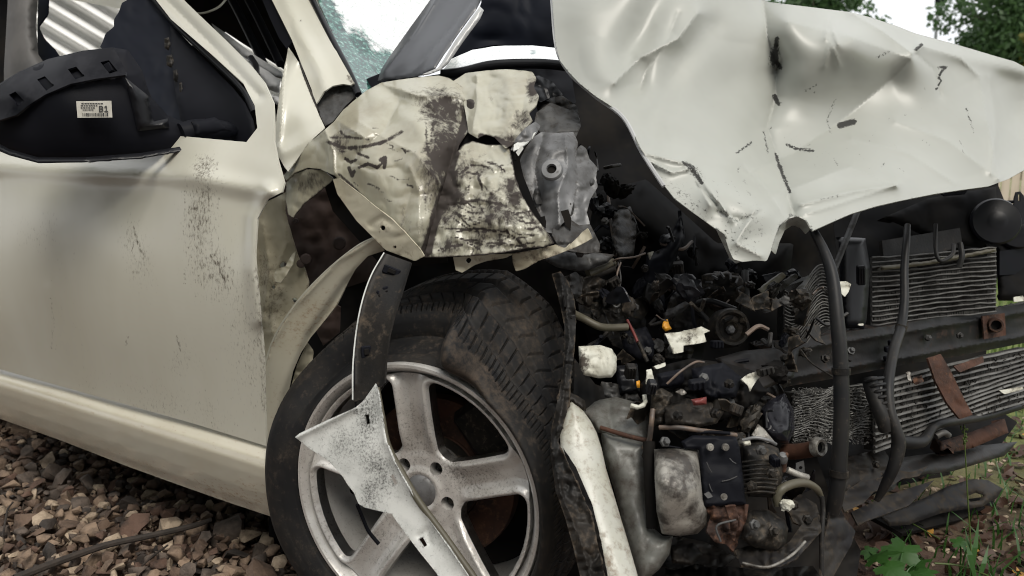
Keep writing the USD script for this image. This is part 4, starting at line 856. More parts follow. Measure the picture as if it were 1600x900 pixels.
def face_height(a, b):
    a, b = a / S_, b / S_
    r = np.hypot(a, b)
    pts = shapely.points(a, b)
    de = np.min([shapely.distance(w.boundary, pts) for w in wins], axis=0)
    base = -.012 - .022 * np.clip((.2 - r) / .13, 0, 1) ** 1.3
    ridge = .0065 * np.exp(-((de - .006) / .0055) ** 2) * np.clip((r - .075) / .03, 0, 1) * np.clip((.214 - r) / .012, 0, 1)
    valley = -.006 * np.clip((de - .010) / .015, 0, 1) * np.clip((r - .06) / .03, 0, 1)
    hub = .004 * np.exp(-((r - .034) / .006) ** 2)
    roll = -.006 * np.exp(-de / .0025)
    return -(base + ridge + valley + hub + roll)


local_w = lambda a, b, d: wheel_at(np.asarray(a) / S_, np.asarray(b) / S_, -np.asarray(d))
disc = Point(0, 0).buffer(.2045, 64)
sheet('spoke_face', wheel, 'alloy', [(x * S_, y * S_) for x, y in disc.exterior.coords[:-1]], face_height, step=3.2, holes=[[(x * S_, y * S_) for x, y in w.exterior.coords[:-1]] for w in wins + bores], thick=.022, local=local_w, flip=True, back=-WN,
      dirt=[('blob', 60, 45, 30, 26, 0, .42), ('blob', 180, 20, 30, 20, 0, .34), ('blob', -120, -60, 60, 60, 0, .3), ('blob', 0, 0, 220, 220, 0, .12)])
put('hub_cap', lathe([(0, .008), (.012, .0075), (.022, .005), (.0275, .001), (.029, -.004), (.029, -.012), (0, -.012)], 36, WF, wheel_at(0, 0, -.033)), 'steel', wheel, smooth=40)
for a in [x + math.radians(36) for x in A0]:
    put('wheel_bolt', lathe([(0, .004), (.007, .004), (.0085, .002), (.0085, -.012), (0, -.012)], 6, WF, wheel_at(.051 * math.cos(a), .051 * math.sin(a), -.052)), 'darkmetal', wheel)
put('brake_disc', lathe([(.0, -.0), (.075, 0), (.078, -.004), (.08, .0), (.142, .0), (.143, -.012), (.143, -.024), (0, -.024)], 72, WF, wheel_at(0, 0, -.095)), 'rust', wheel, smooth=35)
put('disc_hat', lathe([(0, .03), (.07, .03), (.074, .026), (.075, 0), (0, 0)], 48, WF, wheel_at(0, 0, -.095)), 'darkmetal', wheel, smooth=35)
cal = trimesh.util.concatenate([placed(chamfer_box((.09, .15, .06), .012), wheel_at(.135 * math.cos(t), .135 * math.sin(t), -.11), (0, 0, math.degrees(t)), front=WN) for t in (math.radians(38), )])
put('brake_caliper', cal, 'darkmetal', wheel)
put('inner_hub', lathe([(0, 0), (.195, 0), (.195, -.004), (0, -.004)], 48, WF, wheel_at(0, 0, -.165)), 'deep', wheel, smooth=35)

# tyre: a ring whose section is pushed about round the wheel
sec = []
prof = np.array([(.2235, -.012), (.229, -.003), (.238, .004), (.252, .011), (.268, .014), (.284, .011), (.296, .003), (.304, -.008), (.309, -.018), (.3125, -.030), (.3145, -.055), (.3155, -.085), (.3155, -.12), (.3145, -.15), (.3125, -.178), (.309, -.190), (.304, -.200), (.296, -.211), (.28, -.220), (.262, -.222), (.245, -.214), (.2235, -.194)])
L = np.r_[0, np.cumsum(np.hypot(*np.diff(prof, axis=0).T))]
NS = 200
s = np.linspace(0, L[-1], NS)
from scipy.interpolate import PchipInterpolator
pr, ph = PchipInterpolator(L, prof[:, 0])(s), PchipInterpolator(L, prof[:, 1])(s)
th = np.radians(np.r_[np.linspace(-45, 160, 1150, endpoint=False), np.linspace(160, 315, 150, endpoint=False)])
NA = len(th)
TH, SS = np.meshgrid(th, s, indexing='ij')
PR, PH = np.tile(pr, (NA, 1)), np.tile(ph, (NA, 1))


def bumpf(t, c, w):
    d = np.degrees((t - math.radians(c) + np.pi) % (2 * np.pi) - np.pi)
    return np.exp(-(d / w) ** 2)


out_w = np.clip((PR - .228) / .05, 0, 1)                        # 0 at the bead, 1 from the shoulder on
outer = np.clip((PH + .13) / .10, 0, 1)                          # 1 on the viewer's side
wall = np.clip((PR - .2235) / .03, 0, 1)
DEG = np.degrees((TH + np.pi / 2) % (2 * np.pi)) - 90            # -90 .. 270
sg = lambda x: 1 / (1 + np.exp(-np.clip(x, -40, 40)))
across = np.clip((PH + .17) / .15, 0, 1)                         # 1 at the outer shoulder, 0 at the inner one
top = sg((DEG - 78) / 2.2) * sg((150 - DEG) / 9)                 # the side wall has gone in over the top
ring = lambda pts: np.interp(DEG, [p[0] for p in pts], [p[1] for p in pts], period=360)
k_out = ring([(-90, .8), (-60, .7), (-30, .36), (0, .27), (20, .26), (52, .30), (62, .50), (70, .82), (74, 1.02), (80, .90), (100, .84), (130, .92), (150, 1), (200, 1), (250, .8)])
k_in = ring([(-90, .8), (-60, .7), (-30, .5), (0, .5), (20, .55), (36, .60), (48, .95), (60, 1.38), (75, 1.62), (90, 1.40), (110, 1.12), (130, 1.0), (200, 1), (250, .8)])
kk = k_out * across + k_in * (1 - across)
PR = .2235 + (PR - .2235) * kk
PH = PH - .085 * top * outer * wall - .016 * top * np.sin(np.clip((SS) / .11, 0, 1) * np.pi) * outer
front = sg((DEG + 60) / 10) * sg((76 - DEG) / 2.5)
PH = PH + front * outer * (.016 * np.sin(np.clip(SS / .11, 0, 1) * np.pi) - .006)
PH = PH + .022 * bumpf(TH, 72, 6) * outer * wall
PH = PH - .012 * bumpf(TH, 60, 7) * np.sin(np.clip(SS / .13, 0, 1) * np.pi)
q3 = np.stack([PR * np.cos(TH), PR * np.sin(TH), PH], -1)
PR = PR + .007 * out_w * (meshkit.noise(q3 * 7, 3) - .5)
PH = PH + .009 * out_w * (meshkit.noise(q3 * 8, 7) - .5)
bottom = PR * np.sin(TH)
# tread: four rings of grooves and slanted cross grooves; a ring of raised text-free ribs on the wall
sm = s[:, None].T
tread = np.clip(1 - np.abs((SS - s[np.argmin(abs(ph + .104))]) / .098) ** 14, 0, 1)
lat = SS - s[np.argmin(abs(ph + .104))]
groove = np.zeros_like(PR)
for g in (-.060, -.022, .022, .060):
    groove = np.maximum(groove, np.clip(1.5 - np.abs(lat - g) / .0050, 0, 1))
pitch = TH * .31 / .022 + np.abs(lat) * 10.0
cross = np.clip(1.35 - np.abs((pitch % 1) - .5) / .06, 0, 1) * (np.abs(lat) > .026)
fine = np.clip(1.2 - np.abs((((pitch + .5) * 1) % 1) - .5) / .04, 0, 1) * .5 * (np.abs(lat) > .064)
mid = np.clip(1.2 - np.abs(((TH * .31 / .03 + lat * 18) % 1) - .5) / .05, 0, 1) * .6 * (np.abs(lat) < .018)
PR = PR - .0085 * np.clip(np.maximum(np.maximum(np.maximum(groove, cross * .8), fine), mid), 0, 1) * tread
PR = PR + .0012 * ((SS > .012) & (SS < .016)) + .0012 * ((SS > .040) & (SS < .043))
P_ = WHEEL + (PR * np.cos(TH))[..., None] * W1 + (PR * np.sin(TH))[..., None] * W2 + PH[..., None] * WN
P_[..., 2] = np.maximum(P_[..., 2], -.012 + .001 * np.sin(TH * 40))
ii, jj = np.meshgrid(np.arange(NA), np.arange(NS - 1), indexing='ij')
a_, b_ = ii * NS + jj, ((ii + 1) % NA) * NS + jj
F_ = np.vstack([np.c_[a_.ravel(), b_.ravel(), (b_ + 1).ravel()], np.c_[a_.ravel(), (b_ + 1).ravel(), (a_ + 1).ravel()]])
F_ = F_[:, ::-1]
tv = P_.reshape(-1, 3)
tn = np.zeros_like(tv); fn_ = np.cross(tv[F_[:, 1]] - tv[F_[:, 0]], tv[F_[:, 2]] - tv[F_[:, 0]])
for k in range(3):
    np.add.at(tn, F_[:, k], fn_)
tn /= np.maximum(np.linalg.norm(tn, axis=1, keepdims=True), 1e-12)
if ((tv - WHEEL) * tn).sum(1).mean() < 0:
    F_ = F_[:, ::-1]; tn = -tn
dirt_t = np.maximum(.50 * bumpf(TH, 62, 22) * outer * np.clip((SS - .015) / .02, 0, 1) * np.clip((.115 - SS) / .02, 0, 1), .10 * tread).ravel()
put('tyre', (tv, F_), 'rubber', wheel, normals=tn, dirt=dirt_t, label='flat tyre with its side wall folded over the rim')
# ------------------------------------------------------------------ engine bay: backing, then the pieces in it
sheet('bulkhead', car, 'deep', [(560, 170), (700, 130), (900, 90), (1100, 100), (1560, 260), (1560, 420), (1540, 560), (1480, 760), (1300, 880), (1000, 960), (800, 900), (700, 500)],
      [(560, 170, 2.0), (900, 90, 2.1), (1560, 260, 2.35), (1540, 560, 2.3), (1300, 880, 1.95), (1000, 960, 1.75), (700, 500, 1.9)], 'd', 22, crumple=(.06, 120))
sheet('underside_tray', car, 'deep', [(1000, 640), (1250, 640), (1300, 780), (1345, 860), (1330, 960), (960, 960)], [(1000, 640, 1.38), (1250, 640, 1.42), (1345, 860, 1.38), (1330, 960, 1.30), (960, 960, 1.22)], 'd', 10, crumple=(.03, 60))  # dark sheet added in place of the shaded ground beneath the engine
E_ = [  # name, material, outline, depth points, inflate, crumple, label
    ('engine_block', 'deep', [(930, 300), (1010, 280), (1120, 380), (1240, 380), (1230, 470), (1120, 470), (1080, 620), (960, 640), (900, 480)], [(930, 300, 1.62), (1240, 380, 1.66), (960, 640, 1.5)], (.08, 60), (.04, 60)),
    ('strut_tower', 'steel', [(834, 214), (846, 206), (872, 208), (896, 206), (903, 222), (900, 250), (904, 285), (896, 318), (890, 340), (878, 350), (868, 366), (852, 362), (846, 340), (836, 322), (828, 300), (818, 276), (812, 250), (822, 230)],
     [(834, 212, 1.33), (896, 206, 1.34), (900, 260, 1.30), (878, 350, 1.245), (852, 362, 1.24), (818, 276, 1.28), (862, 262, 1.262)], None, [(.010, 60), (.003, 18)]),
    ('strut_flange', 'steel', [(897, 240), (908, 226), (916, 232), (921, 248), (934, 262), (931, 276), (934, 292), (922, 312), (917, 332), (922, 350), (914, 366), (898, 360), (886, 346), (893, 318), (900, 285)],
     [(897, 240, 1.31), (934, 264, 1.335), (914, 366, 1.255), (886, 346, 1.245), (915, 300, 1.285)], None, [(.014, 40), (.006, 14)]),
    ('inner_wing', 'greymetal', [(838, 176), (860, 160), (880, 168), (902, 176), (908, 196), (900, 214), (872, 210), (846, 208), (834, 196)], [(838, 176, 1.40), (902, 176, 1.40), (872, 210, 1.36)], None, [(.014, 26)]),
    ('inner_wing', 'darkmetal', [(836, 124), (850, 136), (880, 150), (902, 166), (904, 178), (880, 172), (858, 164), (840, 172), (832, 150)], [(836, 124, 1.46), (902, 166, 1.46), (840, 172, 1.42)], None, [(.014, 20)]),
    ('wing_flap', 'black', [(826, 120), (842, 118), (864, 128), (880, 148), (862, 152), (844, 160), (836, 146)], [(826, 120, 1.42), (880, 148, 1.44), (844, 160, 1.40)], None, [(.012, 18)]),
    ('strut_lower', 'greymetal', [(868, 342), (884, 338), (905, 352), (922, 350), (938, 382), (936, 394), (914, 396), (890, 392), (874, 388), (862, 366)], [(868, 342, 1.24), (938, 390, 1.24), (874, 388, 1.21)], None, [(.014, 22)]),
    ('chassis_leg', 'greymetal', [(846, 404), (880, 392), (930, 394), (960, 398), (950, 410), (920, 422), (900, 424), (870, 418)], [(846, 404, 1.30), (960, 398, 1.34), (900, 424, 1.30)], (.02, 10), (.012, 24)),
    ('engine_mount', 'darkmetal', [(960, 330), (985, 322), (996, 350), (990, 400), (968, 410), (955, 370)], [(960, 330, 1.45), (990, 400, 1.42)], (.02, 14), (.02, 20)),
    ('timing_cover', 'matt', [(1010, 400), (1040, 385), (1065, 330), (1070, 370), (1058, 402), (1036, 440), (1040, 480), (1020, 490), (1004, 450)], [(1010, 400, 1.46), (1065, 330, 1.5), (1020, 490, 1.42)], (.02, 12), (.014, 26)),
    ('cover_ribs', 'dusty', [(1006, 440), (1034, 436), (1034, 462), (1016, 476), (1004, 466)], [(1006, 440, 1.43), (1034, 462, 1.42), (1016, 476, 1.4)], (.012, 9), (.008, 14)),
    ('coolant_pipe_bracket', 'darkmetal', [(985, 470), (1004, 462), (1014, 486), (1004, 500), (988, 496)], [(985, 470, 1.39), (1004, 500, 1.38)], (.012, 9), (.012, 14)),
    ('lamp_carrier', 'matt', [(968, 520), (1010, 510), (1024, 540), (1020, 560), (1000, 566), (976, 552)], [(968, 520, 1.35), (1020, 560, 1.33), (1000, 510, 1.35)], (.012, 12), (.006, 20)),
    ('lamp_carrier', 'black', [(960, 572), (996, 568), (1000, 612), (968, 616)], [(960, 572, 1.28), (1000, 612, 1.26), (996, 568, 1.28)], (.012, 8), (.004, 20)),
    ('torn_plastic', 'dusty', [(884, 432), (900, 424), (912, 438), (908, 462), (894, 470), (896, 500), (886, 490), (880, 456)], [(884, 432, 1.24), (908, 462, 1.25), (886, 490, 1.2)], None, [(.02, 14)]),
    ('torn_plastic', 'darkmetal', [(925, 470), (940, 452), (960, 462), (978, 470), (968, 490), (946, 486), (934, 498), (924, 488)], [(925, 470, 1.32), (978, 470, 1.34), (934, 498, 1.3)], None, [(.03, 12)]),
    ('torn_plastic', 'dusty', [(900, 440), (930, 430), (950, 440), (936, 466), (918, 480), (900, 470)], [(900, 440, 1.3), (950, 440, 1.34), (918, 480, 1.3)], None, [(.03, 14)]),
    ('torn_plastic', 'dusty', [(1036, 490), (1060, 476), (1084, 464), (1082, 476), (1060, 492), (1040, 502)], [(1036, 490, 1.34), (1084, 464, 1.38), (1060, 492, 1.34)], (.006, 5), [(.008, 12)]),
    ('headlamp_shell', 'deep', [(1000, 600), (1030, 572), (1080, 560), (1130, 566), (1180, 580), (1200, 612), (1170, 640), (1110, 662), (1040, 664), (1010, 640)], [(1000, 600, 1.22), (1200, 612, 1.22), (1100, 660, 1.16), (1080, 560, 1.24)], (.05, 30), [(.03, 34), (.012, 14)]),
    ('headlamp_box', 'matt', [(1026, 584), (1066, 576), (1070, 596), (1062, 604), (1030, 608)], [(1026, 584, 1.155), (1066, 576, 1.165), (1030, 608, 1.15)], (.012, 8), (.005, 18)),
    ('crushed_housing', 'dusty', [(1036, 634), (1074, 622), (1112, 628), (1134, 640), (1120, 662), (1090, 668), (1040, 664)], [(1036, 634, 1.12), (1134, 640, 1.14), (1060, 664, 1.1)], (.02, 14), [(.014, 22)]),
    ('crushed_housing', 'matt', [(1080, 576), (1130, 566), (1160, 590), (1150, 620), (1110, 626), (1084, 606)], [(1080, 576, 1.16), (1160, 590, 1.18), (1110, 626, 1.14)], (.03, 18), [(.016, 24)]),
    ('crushed_housing', 'darkmetal', [(1018, 612), (1034, 606), (1052, 616), (1044, 640), (1034, 664), (1022, 668), (1016, 640)], [(1018, 612, 1.14), (1044, 640, 1.12), (1022, 668, 1.12)], (.01, 8), [(.012, 12)]),
    ('inner_bumper', 'beam', [(1118, 560), (1160, 548), (1250, 540), (1240, 590), (1190, 610), (1150, 600)], [(1118, 560, 1.25), (1250, 540, 1.34), (1190, 610, 1.22)], (.02, 20), [(.008, 40)]),
    ('fog_lamp_shell', 'gloss', [(1188, 640), (1204, 622), (1226, 614), (1240, 640), (1242, 672), (1232, 694), (1210, 690), (1194, 676)], [(1188, 640, 1.22), (1242, 672, 1.24), (1210, 690, 1.2)], (.03, 18), (.006, 20)),
    ('milky_duct', 'greybottle', [(905, 642), (930, 626), (962, 620), (1000, 630), (1020, 634), (1018, 660), (1012, 690), (960, 684), (934, 676), (922, 660)], [(905, 642, 1.22), (1020, 634, 1.22), (960, 684, 1.17)], (.02, 16), [(.010, 34)]),
    ('grey_reservoir', 'greybottle', [(938, 672), (960, 680), (1012, 690), (1011, 730), (1012, 790), (1022, 826), (1036, 838), (1052, 836), (1046, 866), (1030, 890), (1000, 915), (990, 880), (974, 820), (958, 760), (944, 716)], [(938, 672, 1.18), (1012, 690, 1.16), (1050, 840, 1.10), (1000, 900, 1.09), (970, 790, 1.14)], (.03, 22), [(.008, 40)]),
    ('washer_bottle', 'bottle', [(893, 626), (903, 633), (913, 644), (923, 658), (932, 675), (940, 700), (947, 732), (959, 772), (971, 812), (983, 852), (995, 894), (1002, 920), (948, 920), (942, 880), (933, 850), (921, 810), (907, 772), (893, 744), (882, 722), (876, 702), (875, 682), (879, 662), (885, 643)],
     [(893, 628, 1.17), (934, 680, 1.15), (880, 690, 1.14), (920, 780, 1.09), (966, 806, 1.09), (980, 910, 1.04)], (.012, 26), None),
    ('washer_bottle_neck', 'dusty', [(888, 612), (902, 618), (914, 626), (916, 642), (906, 640), (892, 628), (884, 632)], [(888, 612, 1.18), (916, 642, 1.17), (884, 632, 1.17)], (.01, 7), [(.006, 10)]),
    ('power_steering_pump', 'scratched', [(1022, 702), (1060, 700), (1092, 703), (1094, 740), (1098, 780), (1106, 800), (1104, 820), (1090, 834), (1060, 838), (1034, 834), (1026, 800), (1023, 750)], [(1022, 702, 1.10), (1092, 703, 1.10), (1104, 820, 1.085), (1034, 834, 1.075), (1058, 765, 1.045)], (.02, 16), [(.004, 40)]),
    ('mounting_plate', 'matt', [(1064, 690), (1082, 680), (1150, 682), (1156, 700), (1160, 740), (1166, 788), (1140, 790), (1100, 792), (1096, 760), (1092, 703), (1070, 702)], [(1064, 690, 1.085), (1150, 682, 1.085), (1166, 788, 1.07), (1100, 792, 1.065)], (.006, 5), [(.004, 40)]),
    ('torn_steel_bracket', 'rust', [(1096, 790), (1130, 786), (1142, 794), (1150, 786), (1170, 788), (1166, 816), (1156, 836), (1146, 862), (1134, 850), (1118, 848), (1104, 830), (1110, 806)], [(1096, 790, 1.07), (1170, 788, 1.07), (1146, 862, 1.05)], None, [(.016, 22), (.006, 9)]),
    ('torn_steel_bracket', 'rust', [(1134, 792), (1150, 790), (1154, 812), (1148, 846), (1142, 840), (1140, 812)], [(1134, 792, 1.045), (1154, 812, 1.04), (1148, 846, 1.04)], None, [(.012, 14)]),
    ('compressor_body', 'darkmetal', [(1158, 694), (1192, 690), (1216, 700), (1226, 730), (1218, 770), (1214, 778), (1168, 776), (1162, 740)], [(1158, 694, 1.12), (1216, 700, 1.14), (1168, 776, 1.10), (1214, 778, 1.12)], (.03, 20), [(.006, 30)]),
    ('compressor_pipe', 'darkmetal', [(1168, 798), (1200, 796), (1226, 812), (1232, 826), (1228, 850), (1214, 862), (1180, 856), (1158, 842), (1160, 820)], [(1168, 798, 1.09), (1232, 826, 1.10), (1180, 856, 1.06)], (.035, 24), [(.008, 22)]),
    ('torn_undertray', 'debris', [(1148, 860), (1170, 852), (1210, 862), (1234, 846), (1252, 820), (1280, 806), (1284, 830), (1262, 854), (1244, 874), (1218, 886), (1190, 886), (1158, 884)], [(1148, 860, 1.06), (1284, 820, 1.12), (1190, 886, 1.03)], None, [(.018, 36), (.006, 12)]),
    ('torn_undertray', 'debris', [(1228, 790), (1250, 772), (1276, 788), (1282, 812), (1262, 826), (1240, 816)], [(1228, 790, 1.14), (1282, 812, 1.15), (1250, 772, 1.16)], None, [(.012, 20)]),
    ('hanging_flap', 'debris', [(1298, 786), (1304, 782), (1314, 796), (1322, 812), (1337, 830), (1330, 852), (1316, 876), (1300, 905), (1282, 905), (1284, 866), (1290, 830), (1296, 806)], [(1298, 786, 1.17), (1337, 830, 1.19), (1284, 905, 1.10)], None, [(.012, 40)]),
    ('clutter_plate', 'debris', [(1310, 776), (1344, 752), (1372, 748), (1400, 734), (1424, 738), (1450, 728), (1436, 744), (1410, 748), (1390, 762), (1366, 768), (1350, 786), (1320, 800)], [(1310, 770, 1.32), (1450, 730, 1.5), (1320, 800, 1.28)], None, [(.012, 40)]),
    ('lower_tray', 'debris', [(1330, 800), (1380, 776), (1460, 750), (1420, 790), (1360, 812), (1340, 820)], [(1330, 800, 1.36), (1460, 750, 1.55), (1340, 820, 1.33)], None, [(.012, 40)]),
    ('torn_undertray', 'dusty', [(1010, 846), (1060, 838), (1100, 846), (1150, 870), (1130, 886), (1080, 880), (1050, 890), (1020, 876)], [(1010, 846, 1.22), (1150, 870, 1.2), (1050, 890, 1.14)], None, [(.03, 30), (.01, 12)]),
    ('torn_undertray', 'darkmetal', [(1040, 884), (1100, 880), (1180, 890), (1270, 884), (1290, 910), (1150, 920), (1040, 920)], [(1040, 884, 1.2), (1290, 900, 1.22), (1150, 920, 1.12)], None, [(.03, 34), (.012, 12)]),
    ('crushed_pipe', 'dusty', [(1046, 852), (1084, 848), (1098, 866), (1082, 884), (1050, 880)], [(1046, 852, 1.14), (1098, 866, 1.14), (1050, 880, 1.11)], (.02, 12), [(.012, 14)]),
    ('torn_inner_wing', 'dusty', [(900, 430), (960, 440), (1010, 500), (1000, 560), (960, 540), (930, 500), (905, 490)], [(900, 430, 1.46), (1010, 500, 1.44), (930, 500, 1.4)], None, [(.03, 34), (.012, 12)]),
    ('torn_inner_wing', 'darkmetal', [(1060, 430), (1110, 440), (1100, 500), (1080, 560), (1040, 560), (1036, 500)], [(1060, 430, 1.48), (1110, 440, 1.5), (1040, 560, 1.38)], None, [(.03, 34), (.012, 12)]),
    ('torn_inner_wing', 'dusty', [(1130, 560), (1200, 575), (1230, 620), (1180, 660), (1120, 660), (1110, 610)], [(1130, 560, 1.27), (1230, 620, 1.27), (1120, 660, 1.2)], None, [(.03, 30), (.012, 11)]),
    ('torn_inner_wing', 'greymetal', [(940, 596), (990, 604), (1010, 640), (960, 640), (930, 622)], [(940, 596, 1.27), (1010, 640, 1.24), (930, 622, 1.25)], None, [(.02, 24), (.008, 10)]),
    ('lower_panel', 'deep', [(1240, 705), (1300, 690), (1410, 682), (1560, 640), (1590, 660), (1560, 700), (1440, 736), (1330, 790), (1290, 800), (1250, 760)], [(1240, 705, 1.5), (1560, 640, 1.9), (1290, 800, 1.42)], None, [(.02, 60)]),
    ('lower_panel', 'dusty', [(1316, 716), (1380, 700), (1392, 720), (1376, 746), (1330, 772), (1314, 780)], [(1316, 716, 1.40), (1392, 720, 1.45), (1314, 780, 1.34)], None, [(.014, 30)]),
]
STRUT = [([(848, 214), (836, 262), (846, 330)], -.014, 8, 'v'), ([(884, 214), (888, 262), (872, 300), (874, 352)], .016, 8, 'v'), ([(838, 226), (866, 236), (896, 232)], .008, 9, 'g')]
for n, m_, o, dp, inf, cr in E_:
    if cr is not None and np.ndim(cr) == 1:
        cr = [cr]
    sheet(n, car, m_, o, dp, 'd', 3.2 if n not in ('engine_block',) else 8, inflate=inf, crumple=cr, thick=.003, crease=STRUT if n == 'strut_tower' else (), jag=.8 if n.startswith(('torn', 'crushed', 'strut', 'inner_wing')) else .3, seed=int(o[0][0] * 7 + o[0][1]) % 9000,
          edge_dirt=(.4, 4) if m_ in ('steel', 'greymetal', 'debris', 'matt') else None, dirt=[('blob', 790 + 0, 0, 1, 1, 0, 0)] if n != 'washer_bottle' else [('blob', 952, 880, 12, 30, -15, .42), ('blob', 968, 810, 6, 80, -15, .25)])
# the washer and bolt hole on the strut tower
tower_f = frame(-V_ * .9 + R_ * -.15 + U_ * .25)
put('hole_washer', lathe([(.0075, .002), (.0085, .004), (.016, .003), (.0185, 0), (.0185, -.003), (.0075, -.003)], 28, tower_f, at_d(862, 265, 1.238), closed=True), 'steel', car, smooth=40)
put('bolt_hole', lathe([(0, 0), (.0088, 0), (.0088, -.003), (0, -.003)], 20, tower_f, at_d(862, 265, 1.2405)), 'deep', car)
# crushed folds hanging off the tower
for (u, v, h, w, dd) in ((905, 300, 60, 12, 1.30), (893, 318, 40, 9, 1.275), (925, 285, 50, 8, 1.32), (840, 300, 40, 8, 1.27), (876, 232, 26, 16, 1.33)):
    sheet('sheet_metal_fold', car, 'greymetal', [(u - w, v - h * .5), (u, v - h * .55), (u + w, v - h * .3), (u + w * .6, v), (u + w * .9, v + h * .45), (u - w * .2, v + h * .5), (u - w, v + h * .1)], [(u - w, v, dd), (u + w, v, dd + .012), (u, v + h * .5, dd - .012), (u, v, dd - .016)], 'd', 2.6, thick=.002, jag=.8, crumple=[(.012, 16)], seed=int(u))
for (u, v, w, h, dd, kk) in ((888, 345, 12, 30, 1.235, 'deep'), (851, 348, 6, 18, 1.235, 'deep')):
    sheet('metal_gap', car, kk, [(u - w, v - h * .5), (u, v - h * .6), (u + w * .4, v - h * .1), (u + w * .3, v + h * .5), (u - w * .3, v + h * .3)], [(u, v, dd)], 'd', 3, thick=.002)

# the black liner torn down the front of the tyre
sheet('torn_arch_lining', car, 'dusty', [(862, 428), (876, 424), (888, 440), (898, 470), (900, 505), (898, 545), (892, 590), (890, 630), (878, 672), (872, 690), (884, 716), (900, 752), (922, 800), (934, 850), (948, 915), (910, 915), (896, 856), (884, 812), (868, 766), (860, 710), (861, 672), (868, 640), (876, 600), (882, 555), (882, 510), (874, 470)],
      [(862, 428, 1.24), (898, 470, 1.22), (892, 590, 1.14), (868, 640, 1.12), (872, 690, 1.09), (922, 800, 1.04), (930, 910, .99), (868, 766, 1.07)], 'd', 3, thick=.003, jag=1.0, crumple=[(.014, 34), (.005, 12)], crease=[([(876, 430), (890, 520), (878, 640), (866, 690)], .012, 6, 'v'), ([(862, 700), (876, 770), (905, 840), (925, 910)], .010, 5, 'v')], edge_dirt=(.5, 3), label='torn black arch lining hanging in front of the tyre')
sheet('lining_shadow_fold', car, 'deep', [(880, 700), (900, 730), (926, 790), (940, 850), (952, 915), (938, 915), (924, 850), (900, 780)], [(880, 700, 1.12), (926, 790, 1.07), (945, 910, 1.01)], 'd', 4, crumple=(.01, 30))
sheet('inner_splash_panel', car, 'dusty', [(898, 560), (930, 600), (960, 612), (965, 625), (930, 630), (908, 645), (896, 625)], [(898, 560, 1.26), (965, 625, 1.26), (908, 645, 1.2)], 'd', 4, crumple=[(.012, 30)], thick=.003)

# front beam and cooling pack, seen square on from the crushed side
BA, BB = at_d(1120, 566, 1.30), at_d(1640, 506, 1.86)


def beam_sheet(name, mat, top, bot, off, **k):
    return sheet(name, car, mat, [*top, *bot[::-1]], lambda u, v: 1.27 + (u - 1120) / 520 * .62 + off, 'd', **k)


beam = beam_sheet('bumper_beam', 'beam', [(1206, 538), (1300, 522), (1400, 507), (1500, 490), (1640, 468)], [(1206, 608), (1300, 592), (1400, 572), (1500, 556), (1640, 528)], 0, step=4, thick=.05, crumple=[(.010, 90), (.004, 30)],
                  crease=[([(1206, 552), (1640, 482)], .010, 5, 'v'), ([(1206, 596), (1640, 518)], .010, 5, 'v')], dirt=[('blob', 1480, 520, 50, 8, -8, .35), ('blob', 1553, 510, 18, 18, 0, .5)], edge_dirt=(.3, 3))
sheet('beam_end', beam, 'rust', [(1535, 494), (1570, 489), (1572, 524), (1538, 530)], [(1535, 494, 1.745), (1572, 524, 1.785), (1538, 530, 1.745)], 'd', 3, thick=.003, holes=[Point(1556, 508).buffer(8).exterior.coords[:-1]], crumple=(.004, 12))
put('tow_eye_socket', lathe([(.011, .004), (.015, .004), (.017, 0), (.017, -.02), (.011, -.02)], 24, frame(-V_ + R_ * -.3), at_d(1556, 508, 1.745), closed=True), 'rust', beam, smooth=40)
put('socket_hole', lathe([(0, 0), (.012, 0), (.012, -.004), (0, -.004)], 20, frame(-V_ + R_ * -.3), at_d(1556, 508, 1.752)), 'deep', beam)
for (u, v) in ((1396, 535), (1390, 545), (1389, 560)):
    put('beam_clip', placed(chamfer_box((.02, .012, .012), .002), at_d(u, v, 1.57), (0, 0, 12)), 'matt', beam)


BOXF = [(0, 3, 2), (0, 2, 1), (0, 1, 5), (0, 5, 4), (1, 2, 6), (1, 6, 5), (2, 3, 7), (2, 7, 6), (3, 0, 4), (3, 4, 7)]


